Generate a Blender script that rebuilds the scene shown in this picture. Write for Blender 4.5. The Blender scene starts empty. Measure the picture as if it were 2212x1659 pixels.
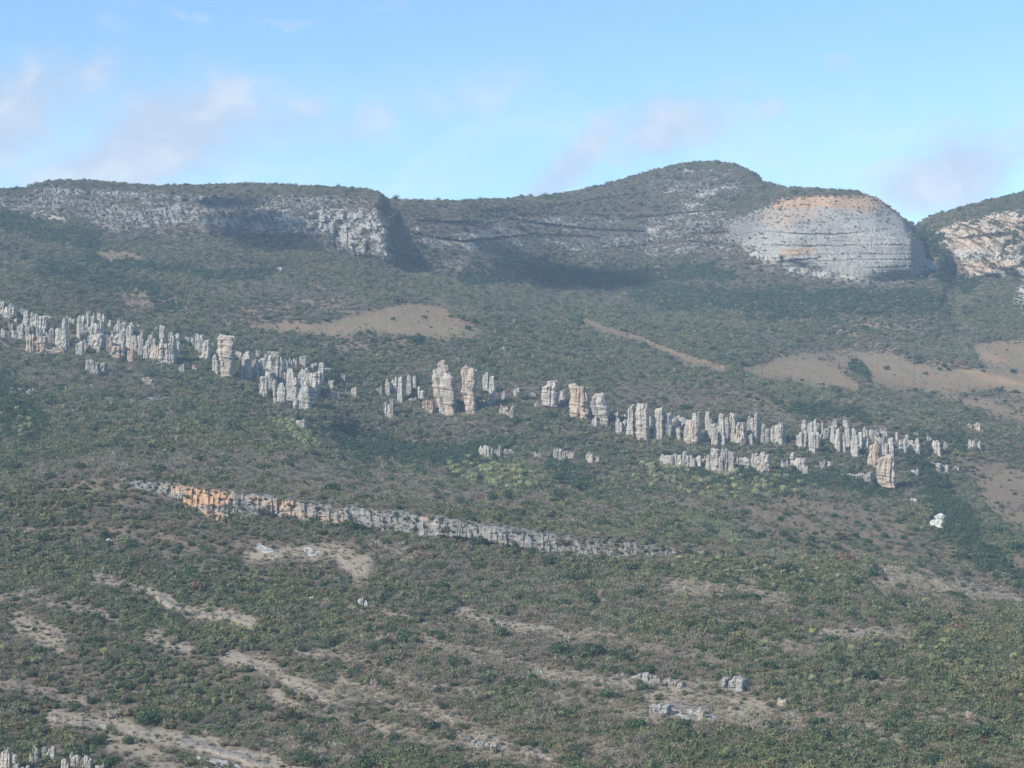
import bpy, math, random
import numpy as np
random.seed(7); RS = np.random.RandomState(11)
sc = bpy.context.scene
COL = sc.collection
rad = math.radians

# ------------------------------------------------------------------ camera
FD = 1106.0 / math.tan(rad(15.0))          # focal length in reference pixels (frame 2212 x 1659)
V0 = 1100.0                                # the row of eye level
PITCH = math.atan((V0 - 829.5) / FD)
cam_d = bpy.data.cameras.new('camera'); cam = bpy.data.objects.new('camera', cam_d); COL.objects.link(cam)
cam.location = (0, 0, 0); cam.rotation_euler = (math.pi / 2 + PITCH, 0, 0)
cam_d.sensor_width = 36; cam_d.angle = rad(30); cam_d.clip_start = 1; cam_d.clip_end = 60000
sc.camera = cam

# ------------------------------------------------------------------ light
SUN_AZ, SUN_EL = 50.0, 34.0                # degrees to the left of straight behind the camera; elevation
sdir = np.array([-math.sin(rad(SUN_AZ)) * math.cos(rad(SUN_EL)), -math.cos(rad(SUN_AZ)) * math.cos(rad(SUN_EL)), math.sin(rad(SUN_EL))])
from mathutils import Vector
sun_d = bpy.data.lights.new('sun', 'SUN'); sun_d.energy = 5.0; sun_d.angle = rad(0.5); sun_d.color = (1.0, 0.95, 0.86)
sun = bpy.data.objects.new('sun', sun_d); COL.objects.link(sun)
sun.rotation_euler = Vector(sdir).to_track_quat('Z', 'Y').to_euler()

class NT:
    """small helper for node trees"""
    def __init__(s, nt):
        s.nt = nt; s.n = nt.nodes; s.l = nt.links
    def node(s, t, **kw):
        n = s.n.new(t)
        for k, v in kw.items(): setattr(n, k, v)
        return n
    def set(s, sock, v):
        if isinstance(v, bpy.types.NodeSocket): s.l.new(v, sock)
        else: sock.default_value = v
    def math(s, op, a, b=None, c=None, clamp=False):
        n = s.node('ShaderNodeMath', operation=op, use_clamp=clamp)
        s.set(n.inputs[0], a)
        if b is not None: s.set(n.inputs[1], b)
        if c is not None: s.set(n.inputs[2], c)
        return n.outputs[0]
    def mix(s, f, a, b, blend='MIX'):
        n = s.node('ShaderNodeMix', data_type='RGBA', blend_type=blend)
        s.set(n.inputs[0], f); s.set(n.inputs[6], a); s.set(n.inputs[7], b)
        return n.outputs[2]
    def noise(s, vec, scale, detail=4, rough=0.55, dist=0.0):
        n = s.node('ShaderNodeTexNoise')
        s.set(n.inputs['Vector'], vec); n.inputs['Scale'].default_value = scale
        n.inputs['Detail'].default_value = detail; n.inputs['Roughness'].default_value = rough
        n.inputs['Distortion'].default_value = dist
        return n.outputs[0]
    def ramp(s, f, a, b, lo=0.0, hi=1.0):
        n = s.node('ShaderNodeMapRange', interpolation_type='SMOOTHSTEP')
        s.set(n.inputs[0], f)
        for i, v in zip((1, 2, 3, 4), (a, b, lo, hi)): s.set(n.inputs[i], v)
        return n.outputs[0]
    def mapping(s, vec, scale=(1, 1, 1), loc=(0, 0, 0), rot=(0, 0, 0)):
        n = s.node('ShaderNodeMapping')
        s.set(n.inputs[0], vec); n.inputs['Location'].default_value = loc
        n.inputs['Rotation'].default_value = rot; n.inputs['Scale'].default_value = scale
        return n.outputs[0]

def C(r, g, b, a=1.0): return (r, g, b, a)

world = bpy.data.worlds.new('World'); sc.world = world; world.use_nodes = True
W = NT(world.node_tree); W.n.clear()
sky = W.node('ShaderNodeTexSky', sky_type='NISHITA'); sky.sun_disc = False
sky.sun_elevation = rad(SUN_EL); sky.sun_rotation = rad(180 + SUN_AZ)
sky.altitude = 900; sky.air_density = 1.0; sky.dust_density = 0.6; sky.ozone_density = 1.6
tc = W.node('ShaderNodeTexCoord')
sep = W.node('ShaderNodeSeparateXYZ'); W.l.new(tc.outputs['Generated'], sep.inputs[0])
ay = W.math('MAXIMUM', sep.outputs[1], 0.05)
azm = W.math('DIVIDE', sep.outputs[0], ay)          # tangent of azimuth from north
elv = W.math('DIVIDE', sep.outputs[2], ay)
front = W.ramp(sep.outputs[1], 0.1, 0.6)
comb = W.node('ShaderNodeCombineXYZ'); W.set(comb.inputs[0], azm); W.set(comb.inputs[1], elv)
warp = W.noise(comb.outputs[0], 9, 5, 0.6)
wispn = W.noise(W.mapping(comb.outputs[0], (1, 1.7, 1), (3, 1, 0), (0, 0, -0.35)), 14, 7, 0.62, 0.6)
softn = W.noise(W.mapping(comb.outputs[0], (1, 1.3, 1), (1, 7, 0), (0, 0, -0.5)), 22, 6, 0.6, 0.3)
CLOUDS = [(20, 205, 170, 85, .2, 1.1), (110, 130, 70, 30, .2, .5), (350, 290, 230, 100, .35, 1.1), (230, 375, 150, 50, .5, .8),
          (610, 265, 100, 60, .3, .75), (770, 275, 90, 50, .5, .6), (840, 215, 60, 30, .3, .35), (1235, 355, 110, 42, .75, .9), (1440, 285, 135, 70, .35, .95),
          (1645, 250, 48, 42, .5, .6), (2095, 340, 150, 68, .3, 1.1), (1835, 110, 50, 24, -.3, .5), (1270, 125, 150, 40, .2, .35),
          (1000, 200, 190, 50, .3, .42), (820, 5, 60, 22, 0, .6), (640, 0, 90, 14, 0, .5), (350, 10, 120, 20, 0, .5), (480, 100, 130, 24, .2, .35), (1620, 380, 120, 34, 0, .35)]
mask = None
wv = W.math('MULTIPLY', W.math('SUBTRACT', warp, 0.5), 0.10)
for (cu, cv, ru, rv, tilt, amp) in CLOUDS:
    ru *= 1.25; rv *= 1.2
    x = W.math('ADD', W.math('SUBTRACT', azm, (cu - 1106) / FD), wv)
    y = W.math('ADD', W.math('SUBTRACT', elv, (V0 - cv) / FD), wv)
    ct, st = math.cos(tilt), math.sin(tilt)
    xr = W.math('ADD', W.math('MULTIPLY', x, ct * FD / ru), W.math('MULTIPLY', y, st * FD / ru))
    yr = W.math('ADD', W.math('MULTIPLY', x, -st * FD / rv), W.math('MULTIPLY', y, ct * FD / rv))
    d2 = W.math('ADD', W.math('MULTIPLY', xr, xr), W.math('MULTIPLY', yr, yr))
    e = W.math('MULTIPLY', W.math('EXPONENT', W.math('MULTIPLY', d2, -0.9)), amp)
    mask = e if mask is None else W.math('MAXIMUM', mask, e)
cl = W.math('MULTIPLY', W.ramp(W.math('ADD', mask, W.math('MULTIPLY', W.math('SUBTRACT', softn, 0.5), 1.5)), 0.15, 1.0), W.ramp(mask, .03, .3), clamp=True)
cl = W.math('MULTIPLY', cl, front)
band = W.math('MULTIPLY', W.ramp(elv, 0.26, 0.12), W.ramp(wispn, 0.35, 0.72))      # thin high veil low in the sky
veil = W.math('MULTIPLY', W.math('MULTIPLY', band, 0.85), front)
hsv = W.node('ShaderNodeHueSaturation'); W.l.new(sky.outputs[0], hsv.inputs['Color'])
hsv.inputs['Hue'].default_value = 0.494; hsv.inputs['Saturation'].default_value = 1.13; hsv.inputs['Value'].default_value = 1.0
c1 = W.mix(veil, hsv.outputs[0], C(3.5, 4.3, 4.8))
ccol = W.mix(W.ramp(softn, .42, .68), C(2.6, 3.0, 3.65), C(3.4, 3.75, 4.2))
c2 = W.mix(W.math('MULTIPLY', cl, .85, clamp=True), c1, ccol)
bg = W.node('ShaderNodeBackground'); bg.inputs['Strength'].default_value = 0.15
W.l.new(c2, bg.inputs['Color'])
wo = W.node('ShaderNodeOutputWorld'); W.l.new(bg.outputs[0], wo.inputs['Surface'])

sc.view_settings.view_transform = 'Standard'; sc.view_settings.look = 'None'
sc.view_settings.exposure = 0.56; sc.view_settings.gamma = 1.0; sc.view_settings.use_curve_mapping = False
sc.render.engine = 'CYCLES'
cy = sc.cycles
cy.max_bounces = 4; cy.diffuse_bounces = 2; cy.glossy_bounces = 1; cy.transmission_bounces = 1
cy.volume_bounces = 1; cy.transparent_max_bounces = 4; cy.caustics_reflective = False; cy.caustics_refractive = False
cy.use_denoising = True; cy.use_adaptive_sampling = True; cy.adaptive_threshold = 0.015
cy.filter_width = 1.5

# ------------------------------------------------------------------ numpy helpers
def _hash(ix, iy, iz, seed):
    h = (ix * 374761393 + iy * 668265263 + iz * 2147483647 + seed * 1442695041) & 0xffffffff
    h = ((h ^ (h >> 13)) * 1274126177) & 0xffffffff
    return ((h ^ (h >> 16)) & 0xffff) / 65535.0
def vnoise(x, y, z=None, seed=0):
    x = np.asarray(x, float); y = np.asarray(y, float)
    z = np.zeros_like(x) if z is None else np.asarray(z, float)
    xi, yi, zi = np.floor(x).astype(np.int64), np.floor(y).astype(np.int64), np.floor(z).astype(np.int64)
    fx, fy, fz = x - xi, y - yi, z - zi
    fx, fy, fz = (f * f * (3 - 2 * f) for f in (fx, fy, fz))
    r = 0
    for dx in (0, 1):
        for dy in (0, 1):
            for dz in (0, 1):
                w = (fx if dx else 1 - fx) * (fy if dy else 1 - fy) * (fz if dz else 1 - fz)
                r = r + w * _hash(xi + dx, yi + dy, zi + dz, seed)
    return r
def fbm(x, y, z=None, oct=4, seed=0, gain=0.5):
    a, s, t = 1.0, 0.0, 0.0
    f = 1.0
    for k in range(oct):
        s = s + a * vnoise(x * f, y * f, None if z is None else z * f, seed + 17 * k); t += a
        a *= gain; f *= 2.03
    return s / t
def sstep(x, a, b):
    t = np.clip((x - a) / (b - a), 0, 1); return t * t * (3 - 2 * t)
def blur(a, s, axis):
    n = int(3 * s) + 1; k = np.exp(-0.5 * (np.arange(-n, n + 1) / s) ** 2); k /= k.sum()
    pad = [(0, 0)] * a.ndim; pad[axis] = (n, n)
    p = np.pad(a, pad, mode='edge')
    return sum(k[i] * np.take(p, range(i, i + a.shape[axis]), axis=axis) for i in range(2 * n + 1))

# ------------------------------------------------------------------ the lie of the land
# contours from the valley up to the crest: (column, row, distance in metres)
CON = [
 [(-900, 2200, 470), (2900, 2200, 470)],
 [(-900, 1690, 640), (0, 1660, 650), (2212, 1680, 660), (2900, 1700, 650)],
 [(-900, 1460, 800), (600, 1460, 790), (1300, 1480, 775), (2212, 1500, 790), (2900, 1580, 780)],
 [(-900, 1290, 940), (300, 1290, 930), (900, 1320, 905), (1600, 1350, 895), (2212, 1400, 890), (2900, 1540, 860)],
 [(-900, 1120, 1090), (0, 1120, 1085), (370, 1100, 1085), (470, 1132, 1065), (600, 1118, 1085), (850, 1152, 1062), (1150, 1190, 1044), (1400, 1207, 1040), (1720, 1224, 1040), (1900, 1236, 1035), (2100, 1302, 1000), (2212, 1342, 975), (2900, 1500, 920)],
 [(-900, 1062, 1110), (0, 1066, 1110), (230, 1032, 1108), (370, 1045, 1093), (530, 1060, 1093), (700, 1085, 1083), (850, 1100, 1074), (1050, 1130, 1060), (1200, 1150, 1054), (1400, 1166, 1052), (1650, 1202, 1052), (1720, 1215, 1052), (1900, 1228, 1050), (2100, 1294, 1015), (2212, 1333, 990), (2900, 1490, 940)],
 [(-900, 1046, 1126), (0, 1048, 1126), (250, 1024, 1122), (370, 1036, 1120), (850, 1092, 1120), (1200, 1142, 1120), (1400, 1158, 1150), (1650, 1193, 1190), (1900, 1218, 1230), (2100, 1284, 1230), (2212, 1323, 1230), (2900, 1480, 1200)],
 [(-900, 960, 1330), (0, 960, 1330), (300, 955, 1315), (600, 985, 1330), (800, 1018, 1430), (950, 1035, 1440), (1200, 1062, 1400), (1500, 1110, 1370), (1800, 1150, 1330), (1960, 1160, 1360), (2040, 1150, 1440), (2212, 1180, 1400), (2900, 1300, 1400)],
 [(-900, 850, 1560), (0, 850, 1560), (300, 866, 1530), (500, 885, 1530), (640, 920, 1560), (760, 950, 1690), (860, 962, 1690), (1000, 965, 1640), (1200, 972, 1620), (1400, 1015, 1600), (1650, 1035, 1580), (1800, 1060, 1570), (1930, 1095, 1560), (2060, 1060, 1680), (2212, 1010, 1800), (2900, 1010, 1800)],
 [(-900, 770, 1740), (0, 770, 1740), (150, 768, 1740), (380, 795, 1740), (500, 818, 1730), (600, 877, 1680), (650, 888, 1680), (740, 868, 1740), (840, 893, 1740), (960, 902, 1740), (1180, 890, 1750), (1300, 923, 1730), (1400, 957, 1710), (1550, 962, 1710), (1700, 962, 1712), (1800, 985, 1695), (1925, 1062, 1630), (2000, 1005, 1720), (2212, 930, 1900), (2900, 930, 1900)],
 [(-900, 680, 1835), (0, 682, 1835), (400, 745, 1830), (700, 790, 1835), (900, 812, 1835), (1200, 840, 1830), (1400, 880, 1810), (1700, 905, 1810), (1900, 912, 1830), (2100, 915, 1900), (2212, 885, 1990), (2900, 885, 1990)],
 [(-900, 630, 1980), (0, 632, 1980), (400, 695, 1975), (600, 722, 1960), (800, 728, 1950), (1000, 742, 1950), (1200, 772, 1980), (1400, 820, 1955), (1600, 832, 1960), (1800, 852, 1980), (2000, 868, 2000), (2212, 845, 2080), (2900, 845, 2080)],
 [(-900, 560, 2250), (0, 560, 2250), (300, 585, 2230), (600, 625, 2200), (850, 655, 2140), (1000, 660, 2170), (1200, 692, 2240), (1400, 742, 2180), (1600, 790, 2120), (1800, 785, 2180), (2000, 762, 2260), (2212, 725, 2330), (2900, 720, 2330)],
 [(-900, 460, 2480), (0, 466, 2480), (240, 505, 2450), (500, 522, 2430), (700, 547, 2420), (852, 577, 2415), (876, 580, 2466), (1000, 602, 2480), (1200, 628, 2590), (1400, 622, 2650), (1600, 600, 2560), (1850, 622, 2520), (2026, 603, 2550), (2060, 600, 2640), (2100, 600, 2600), (2212, 605, 2570), (2900, 605, 2570)],
 [(-900, 440, 2560), (0, 440, 2560), (240, 455, 2510), (500, 458, 2480), (700, 476, 2445), (838, 490, 2430), (856, 500, 2500), (930, 510, 2515), (1020, 520, 2550), (1200, 512, 2720), (1400, 490, 2830), (1560, 480, 2720), (1700, 490, 2575), (1850, 500, 2550), (1972, 515, 2550), (1998, 520, 2700), (2030, 514, 2680), (2080, 500, 2640), (2212, 500, 2610), (2900, 500, 2610)],
 [(-900, 428, 2640), (0, 416, 2650), (120, 400, 2620), (500, 418, 2570), (760, 424, 2490), (815, 432, 2480), (834, 441, 2555), (900, 443, 2570), (1000, 444, 2620), (1200, 436, 2820), (1400, 400, 3000), (1560, 366, 2960), (1640, 396, 2900), (1700, 424, 2690), (1800, 420, 2640), (1890, 432, 2650), (1955, 474, 2650), (1978, 494, 2800), (2010, 480, 2780), (2080, 462, 2720), (2212, 432, 2680), (2900, 360, 2680)],
]
SKY = [(-900, 436), (-300, 425), (0, 408), (60, 406), (90, 393), (130, 387), (240, 394), (340, 404), (450, 400), (560, 397), (700, 404), (790, 409), (820, 418), (838, 431), (860, 433), (1000, 435), (1150, 427), (1230, 416), (1300, 400), (1400, 371), (1480, 352), (1550, 348), (1595, 358), (1636, 378), (1650, 393), (1700, 405), (1850, 413), (1895, 428), (1935, 457), (1965, 481), (1979, 488), (2010, 468), (2080, 445), (2150, 430), (2212, 415), (2900, 330)]
U = np.concatenate([np.arange(-900, -150, 12.0), np.arange(-150, 2362, 2.7), np.arange(2362, 2900, 12.0)])
NR = 560
skl = np.interp(U, [p[0] for p in SKY], [p[1] for p in SKY])
skl = skl + (fbm(U / 60, U * 0, oct=3, seed=5) - 0.5) * 3
tt = np.linspace(0, 1, NR)
tt = tt + 0.0
vb = 2200.0
# rows are denser towards the crest
VN = np.concatenate([np.linspace(0, .25, 70, endpoint=False), np.linspace(.25, 1, NR - 70)])
VV = vb + (skl[None, :] - vb) * VN[:, None]
cv = np.array([np.interp(U, [p[0] for p in c], [p[1] for p in c]) for c in CON])
cr = np.array([np.interp(U, [p[0] for p in c], [p[2] for p in c]) for c in CON])
cv = np.vstack([cv, skl[None]]); cr = np.vstack([cr, cr[-1:] + 70])
RR = np.zeros_like(VV)
for j in range(len(U)):
    o = np.argsort(cv[:, j]); RR[:, j] = np.interp(VV[:, j], cv[o, j], cr[o, j])
RR = blur(RR, 2.2, 0); RR = blur(RR, 1.6, 1)
UU = np.repeat(U[None, :], NR, 0)
cp, sp = math.cos(PITCH), math.sin(PITCH)
def ray(u, v):
    """direction through a reference pixel with unit horizontal depth (y)"""
    dx = (u - 1106.0) / FD; dz = (829.5 - v) / FD
    y = cp - dz * sp; z = sp + dz * cp
    return dx / y, z / y
def XYZ(u, v, r):
    a, b = ray(u, v); return a * r, r, b * r
X, Y, Z = XYZ(UU, VV, RR)

# ---- painted areas of the ground (what the ground is made of), strokes: points, radius, strength
wu = UU + (fbm(UU / 45, VV / 30, oct=4, seed=21) - 0.5) * 60
wv_ = VV + (fbm(UU / 45, VV / 30, oct=4, seed=22) - 0.5) * 34
def inside(poly, pu, pv):
    n = len(poly); r = np.zeros(pu.shape, bool)
    for i in range(n):
        (x1, y1), (x2, y2) = poly[i], poly[(i + 1) % n]
        if y1 == y2: continue
        c = ((y1 > pv) != (y2 > pv)) & (pu < (x2 - x1) * (pv - y1) / (y2 - y1) + x1)
        r ^= c
    return r
def area(polys, warp=1.0, soft=3):
    pu = UU + (wu - UU) * warp; pv = VV + (wv_ - VV) * warp
    m = np.zeros(UU.shape)
    for p in polys: m = np.maximum(m, inside(p, pu, pv).astype(float))
    return blur(blur(m, soft, 0), soft, 1)
def strokes(lst, warp=1.0, wide=1.0):
    pu = UU + (wu - UU) * warp; pv = VV + (wv_ - VV) * warp
    m = np.zeros(UU.shape)
    for pts, rad_, s in lst:
        rad_ = rad_ * wide
        d = np.full(UU.shape, 1e9)
        if len(pts) == 1: d = np.hypot(pu - pts[0][0], (pv - pts[0][1]) * 1.6)
        for (x1, y1), (x2, y2) in zip(pts[:-1], pts[1:]):
            L = (x2 - x1) ** 2 + (y2 - y1) ** 2
            t = np.clip(((pu - x1) * (x2 - x1) + (pv - y1) * (y2 - y1)) / L, 0, 1)
            d = np.minimum(d, np.hypot(pu - x1 - t * (x2 - x1), (pv - y1 - t * (y2 - y1)) * 1.3))
        m = np.maximum(m, s * (1 - sstep(d, rad_ * 0.55, rad_ * 1.35)))
    return m
meadow = area([
 [(560, 702), (690, 700), (790, 672), (880, 655), (960, 660), (985, 685), (1030, 700), (1052, 722), (1020, 740), (960, 735), (880, 727), (800, 716), (700, 724), (600, 716)],
 [(178, 545), (240, 540), (315, 556), (322, 564), (250, 564)],
 [(375, 572), (470, 578), (480, 584), (380, 580)],
 [(1585, 796), (1700, 772), (1760, 783), (1855, 826), (1850, 846), (1740, 836), (1640, 812)],
 [(1830, 760), (1900, 765), (2000, 788), (2250, 800), (2250, 850), (2130, 840), (2050, 850), (1890, 842), (1878, 800)],
 [(2095, 742), (2250, 732), (2250, 798), (2130, 785)],
], 0.5, 2.0)
meadow = np.maximum(meadow, strokes([([(1255, 694), (1330, 716), (1400, 742), (1480, 772), (1560, 800)], 9, 1), ([(540, 705), (700, 712)], 9, .8), ([(1450, 780), (1560, 803)], 7, .9)], 0.35))
semi = area([
 [(1560, 1092), (1700, 1070), (1850, 1090), (2000, 1140), (2090, 1190), (1960, 1214), (1800, 1211), (1600, 1160)],
 [(1540, 1115), (1640, 1098), (1780, 1100), (1900, 1125), (2010, 1160), (2070, 1186), (1960, 1204), (1820, 1200), (1650, 1172)],
 [(1430, 1075), (1500, 1062), (1560, 1100), (1540, 1125), (1460, 1110)],
 [(1195, 1040), (1262, 1048), (1250, 1078), (1200, 1070)],
 [(2090, 1010), (2160, 990), (2260, 1030), (2260, 1150), (2180, 1140), (2110, 1090)],
 [(2000, 850), (2250, 850), (2250, 930), (2100, 905)],
 [(230, 610), (290, 620), (345, 672), (270, 672)],
 [(2160, 1205), (2260, 1200), (2260, 1240), (2170, 1232)],
 [(1640, 770), (1720, 745), (1840, 760), (1840, 820), (1700, 780)],
], 0.6, 3)
semi = np.maximum(semi, strokes([([(640, 632), (730, 650)], 26, .75), ([(480, 690), (620, 665)], 20, .7), ([(470, 1190), (620, 1180), (760, 1190)], 34, .55), ([(860, 760), (700, 760)], 22, .4),
    ([(1400, 860), (1550, 850), (1680, 880)], 30, .55), ([(1060, 840), (1180, 850)], 28, .5), ([(60, 1010), (200, 1040)], 40, .35), ([(1000, 920), (1120, 940)], 26, .5), ([(350, 1180), (520, 1235)], 30, .55), ([(1760, 905), (1900, 930)], 20, .5)]))
dry = strokes([([(190, 1240), (300, 1272), (420, 1330)], 10, .9), ([(425, 1322), (540, 1340)], 15, .9), ([(50, 1345), (130, 1385)], 22, .8), ([(330, 1370), (395, 1400)], 16, .8),
    ([(500, 1415), (600, 1455), (680, 1490), (780, 1520)], 14, .8), ([(590, 1500), (640, 1540)], 14, .8), ([(120, 1552), (250, 1562), (340, 1590)], 15, .85), ([(340, 1590), (450, 1612), (560, 1640), (680, 1675)], 17, 1), ([(240, 1600), (330, 1640), (400, 1670)], 20, .7),
    ([(990, 1318), (1140, 1356), (1290, 1372)], 8, .9), ([(1160, 1450), (1260, 1462), (1400, 1478), (1500, 1500)], 13, .8), ([(1420, 1520), (1530, 1535), (1640, 1530)], 24, .9), ([(1490, 1490), (1600, 1500)], 20, .7),
    ([(740, 1470), (860, 1520), (960, 1545), (1050, 1590), (1200, 1640)], 13, .8), ([(1000, 1602), (1080, 1616)], 13, .9), ([(900, 1385), (1060, 1412), (1140, 1436)], 7, .8), ([(1440, 1262), (1545, 1275)], 13, .9), ([(1600, 1270), (1690, 1290)], 13, .7),
    ([(1770, 1362), (1970, 1370)], 10, .85), ([(1920, 1256), (2130, 1282)], 9, .8), ([(540, 1205), (700, 1190), (790, 1215)], 12, .8), ([(740, 1200), (770, 1235)], 20, .9), ([(1810, 1470), (1960, 1480)], 7, .6), ([(940, 1480), (1040, 1490)], 5, .6),
    ([(0, 1140), (60, 1142)], 5, .5), ([(600, 1600), (760, 1640)], 10, .5), ([(0, 1290), (120, 1300), (240, 1335)], 9, .6), ([(640, 1400), (800, 1430), (960, 1490)], 8, .6), ([(820, 1180), (900, 1200)], 10, .5), ([(1300, 1380), (1450, 1400), (1560, 1420)], 7, .6), ([(1640, 1535), (1800, 1560), (1950, 1600)], 9, .5), ([(1180, 1500), (1300, 1520), (1420, 1560)], 9, .6), ([(0, 1480), (120, 1500), (260, 1530)], 10, .6), ([(700, 1550), (860, 1580), (1000, 1605)], 12, .75), ([(1000, 1625), (1200, 1650)], 12, .7), ([(1900, 1240), (2050, 1255), (2212, 1290)], 7, .6), ([(1980, 1540), (2150, 1560)], 8, .5), ([(1640, 1390), (1760, 1400)], 8, .6), ([(1260, 1600), (1420, 1650)], 10, .5)], 0.8, 1.35)
def toward(a, k):       # clear the brush that would stand in front of a patch
    o = a.copy()
    for q in range(1, k + 1): o[:-q] = np.maximum(o[:-q], a[q:] * (1 - .08 * q))
    return o
# bare rock on cliffs
cz = fbm(X / 30, Z / 5.0, Y / 60, 4, 31)            # ledges: long and thin
cz2 = fbm(X / 9, Z / 6, Y / 30, 4, 33)
big = fbm(X / 120, Z / 60, oct=3, seed=35)
def thr(n, lo, hi): return sstep(n, lo, hi)
mesa = area([[(-200, 425), (0, 420), (70, 415), (110, 398), (250, 402), (420, 414), (600, 412), (800, 425), (838, 470), (850, 566), (760, 550), (640, 510), (520, 505), (400, 480), (240, 505), (170, 470), (60, 462), (-200, 455)]], 0.35, 3)
mesa_b = area([[(590, 448), (700, 440), (800, 445), (838, 470), (850, 570), (740, 535), (640, 505), (590, 480)]], 0.4, 3)
centre = area([[(885, 485), (960, 490), (1100, 470), (1300, 455), (1500, 440), (1640, 460), (1580, 560), (1400, 560), (1200, 545), (1000, 545), (900, 530)], [(1180, 430), (1300, 405), (1480, 360), (1560, 360), (1640, 400), (1560, 440), (1400, 430), (1300, 440)]], 0.5, 4)
dome = area([[(1575, 484), (1640, 450), (1700, 425), (1800, 417), (1880, 424), (1935, 458), (1975, 500), (2026, 586), (1930, 590), (1880, 605), (1800, 590), (1740, 565), (1650, 550), (1555, 518)]], 0.4, 3)
dome_edge = area([[(1540, 500), (1620, 450), (1700, 422), (2030, 590), (1940, 615), (1850, 620), (1700, 590), (1620, 560)]], 0.5, 5)
rcliff = area([[(2012, 506), (2060, 482), (2130, 462), (2300, 430), (2300, 610), (2170, 597), (2095, 592), (2075, 560)], [(2195, 610), (2215, 600), (2300, 600), (2300, 690), (2215, 680), (2190, 650)]], 0.3, 2)
oband = area([[(225, 1028), (370, 1043), (530, 1058), (700, 1082), (850, 1097), (1050, 1128), (1200, 1148), (1400, 1163), (1650, 1198), (1725, 1214), (1700, 1224), (1500, 1206), (1400, 1208), (1300, 1207), (1150, 1190), (1000, 1163), (850, 1152), (740, 1140), (600, 1115), (520, 1112), (470, 1132), (430, 1100), (360, 1070), (290, 1052)]], 0.12, 1.2)
rock = np.zeros(UU.shape)
rock = np.maximum(rock, mesa * thr(cz * .42 + cz2 * .42 + big * .35, .61, .72) * .85)
rock = np.maximum(rock, mesa_b * thr(cz * .5 + cz2 * .5, .40, .52))
rock = np.maximum(rock, centre * thr(cz * .75 + cz2 * .2 + big * .2, .62, .71) * .95)
rock = np.maximum(rock, dome * thr(cz2 * .7 + cz * .3, .14, .36))
rock = np.maximum(rock, dome_edge * thr(cz2 * .6 + cz * .4, .46, .6) * .9)
rock = np.maximum(rock, rcliff * thr(cz2 * .6 + big * .4, .34, .48))
rock = np.maximum(rock, oband * thr(cz2 * .7 + cz * .3, .26, .42))
rock = np.maximum(rock, strokes([([(10, 500 - 60), (60, 462)], 14, .9), ([(70, 462), (140, 472)], 9, .9), ([(240, 480), (262, 500)], 9, .8), ([(900, 500), (960, 525), (1030, 530)], 12, .9), ([(1125, 470), (1180, 492), (1250, 500)], 7, .8)], .5) * thr(cz2, .35, .55))
rock = np.maximum(rock, strokes([([(560, 1180), (600, 1200)], 12, .8), ([(640, 1185), (710, 1200)], 10, .9), ([(1330, 1452), (1480, 1478)], 7, .8), ([(430, 1640), (520, 1665)], 14, .9), ([(1000, 1600), (1090, 1622)], 8, .8), ([(1400, 1515), (1440, 1540), (1540, 1555)], 15, .9), ([(1000, 1313), (1100, 1330)], 4, .9), ([(290, 855), (370, 868)], 18, .5), ([(120, 850), (230, 870)], 16, .45)], .6) * thr(cz2, .36, .56))
warm = strokes([([(385, 1058), (450, 1062)], 18, .9), ([(415, 1075), (475, 1075)], 26, 1), ([(450, 1115), (500, 1120)], 16, .9), ([(540, 1078), (640, 1095)], 11, .9), ([(600, 1105), (700, 1118), (735, 1128)], 9, .6), ([(890, 1105), (930, 1130)], 5, .5), ([(1290, 1195), (1300, 1200)], 10, .7), ([(1390, 1160), (1400, 1170)], 10, .7),
    ([(1680, 440), (1780, 432), (1880, 440)], 26, .95), ([(1640, 470), (1760, 462)], 14, .5), ([(1690, 545), (1760, 540)], 10, .7), ([(1650, 465), (1700, 480)], 16, .4), ([(2060, 500), (2210, 500)], 60, .42), ([(2100, 575), (2190, 575)], 20, .5), ([(20, 430), (60, 462), (150, 470)], 22, .35), ([(900, 505), (1000, 525)], 16, .35)], .5)
cliffy = np.clip(mesa + mesa_b + dome + rcliff + oband + centre * .6, 0, 1)
rockface = rock.copy()
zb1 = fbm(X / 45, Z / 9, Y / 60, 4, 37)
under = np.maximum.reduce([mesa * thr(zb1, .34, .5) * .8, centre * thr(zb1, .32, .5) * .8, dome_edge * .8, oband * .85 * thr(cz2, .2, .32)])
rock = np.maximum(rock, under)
darkr = np.clip(.62 * (1 - sstep(rockface, .3, .75)) * np.clip(mesa + centre + dome_edge, 0, 1) * (1 - dome) + .5 * dome * (1 - .5 * warm) + .68 * oband * (1 - warm) + .45 * centre + .42 * mesa_b + .6 * mesa * (1 - mesa_b) + .1, 0, 1)
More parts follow.
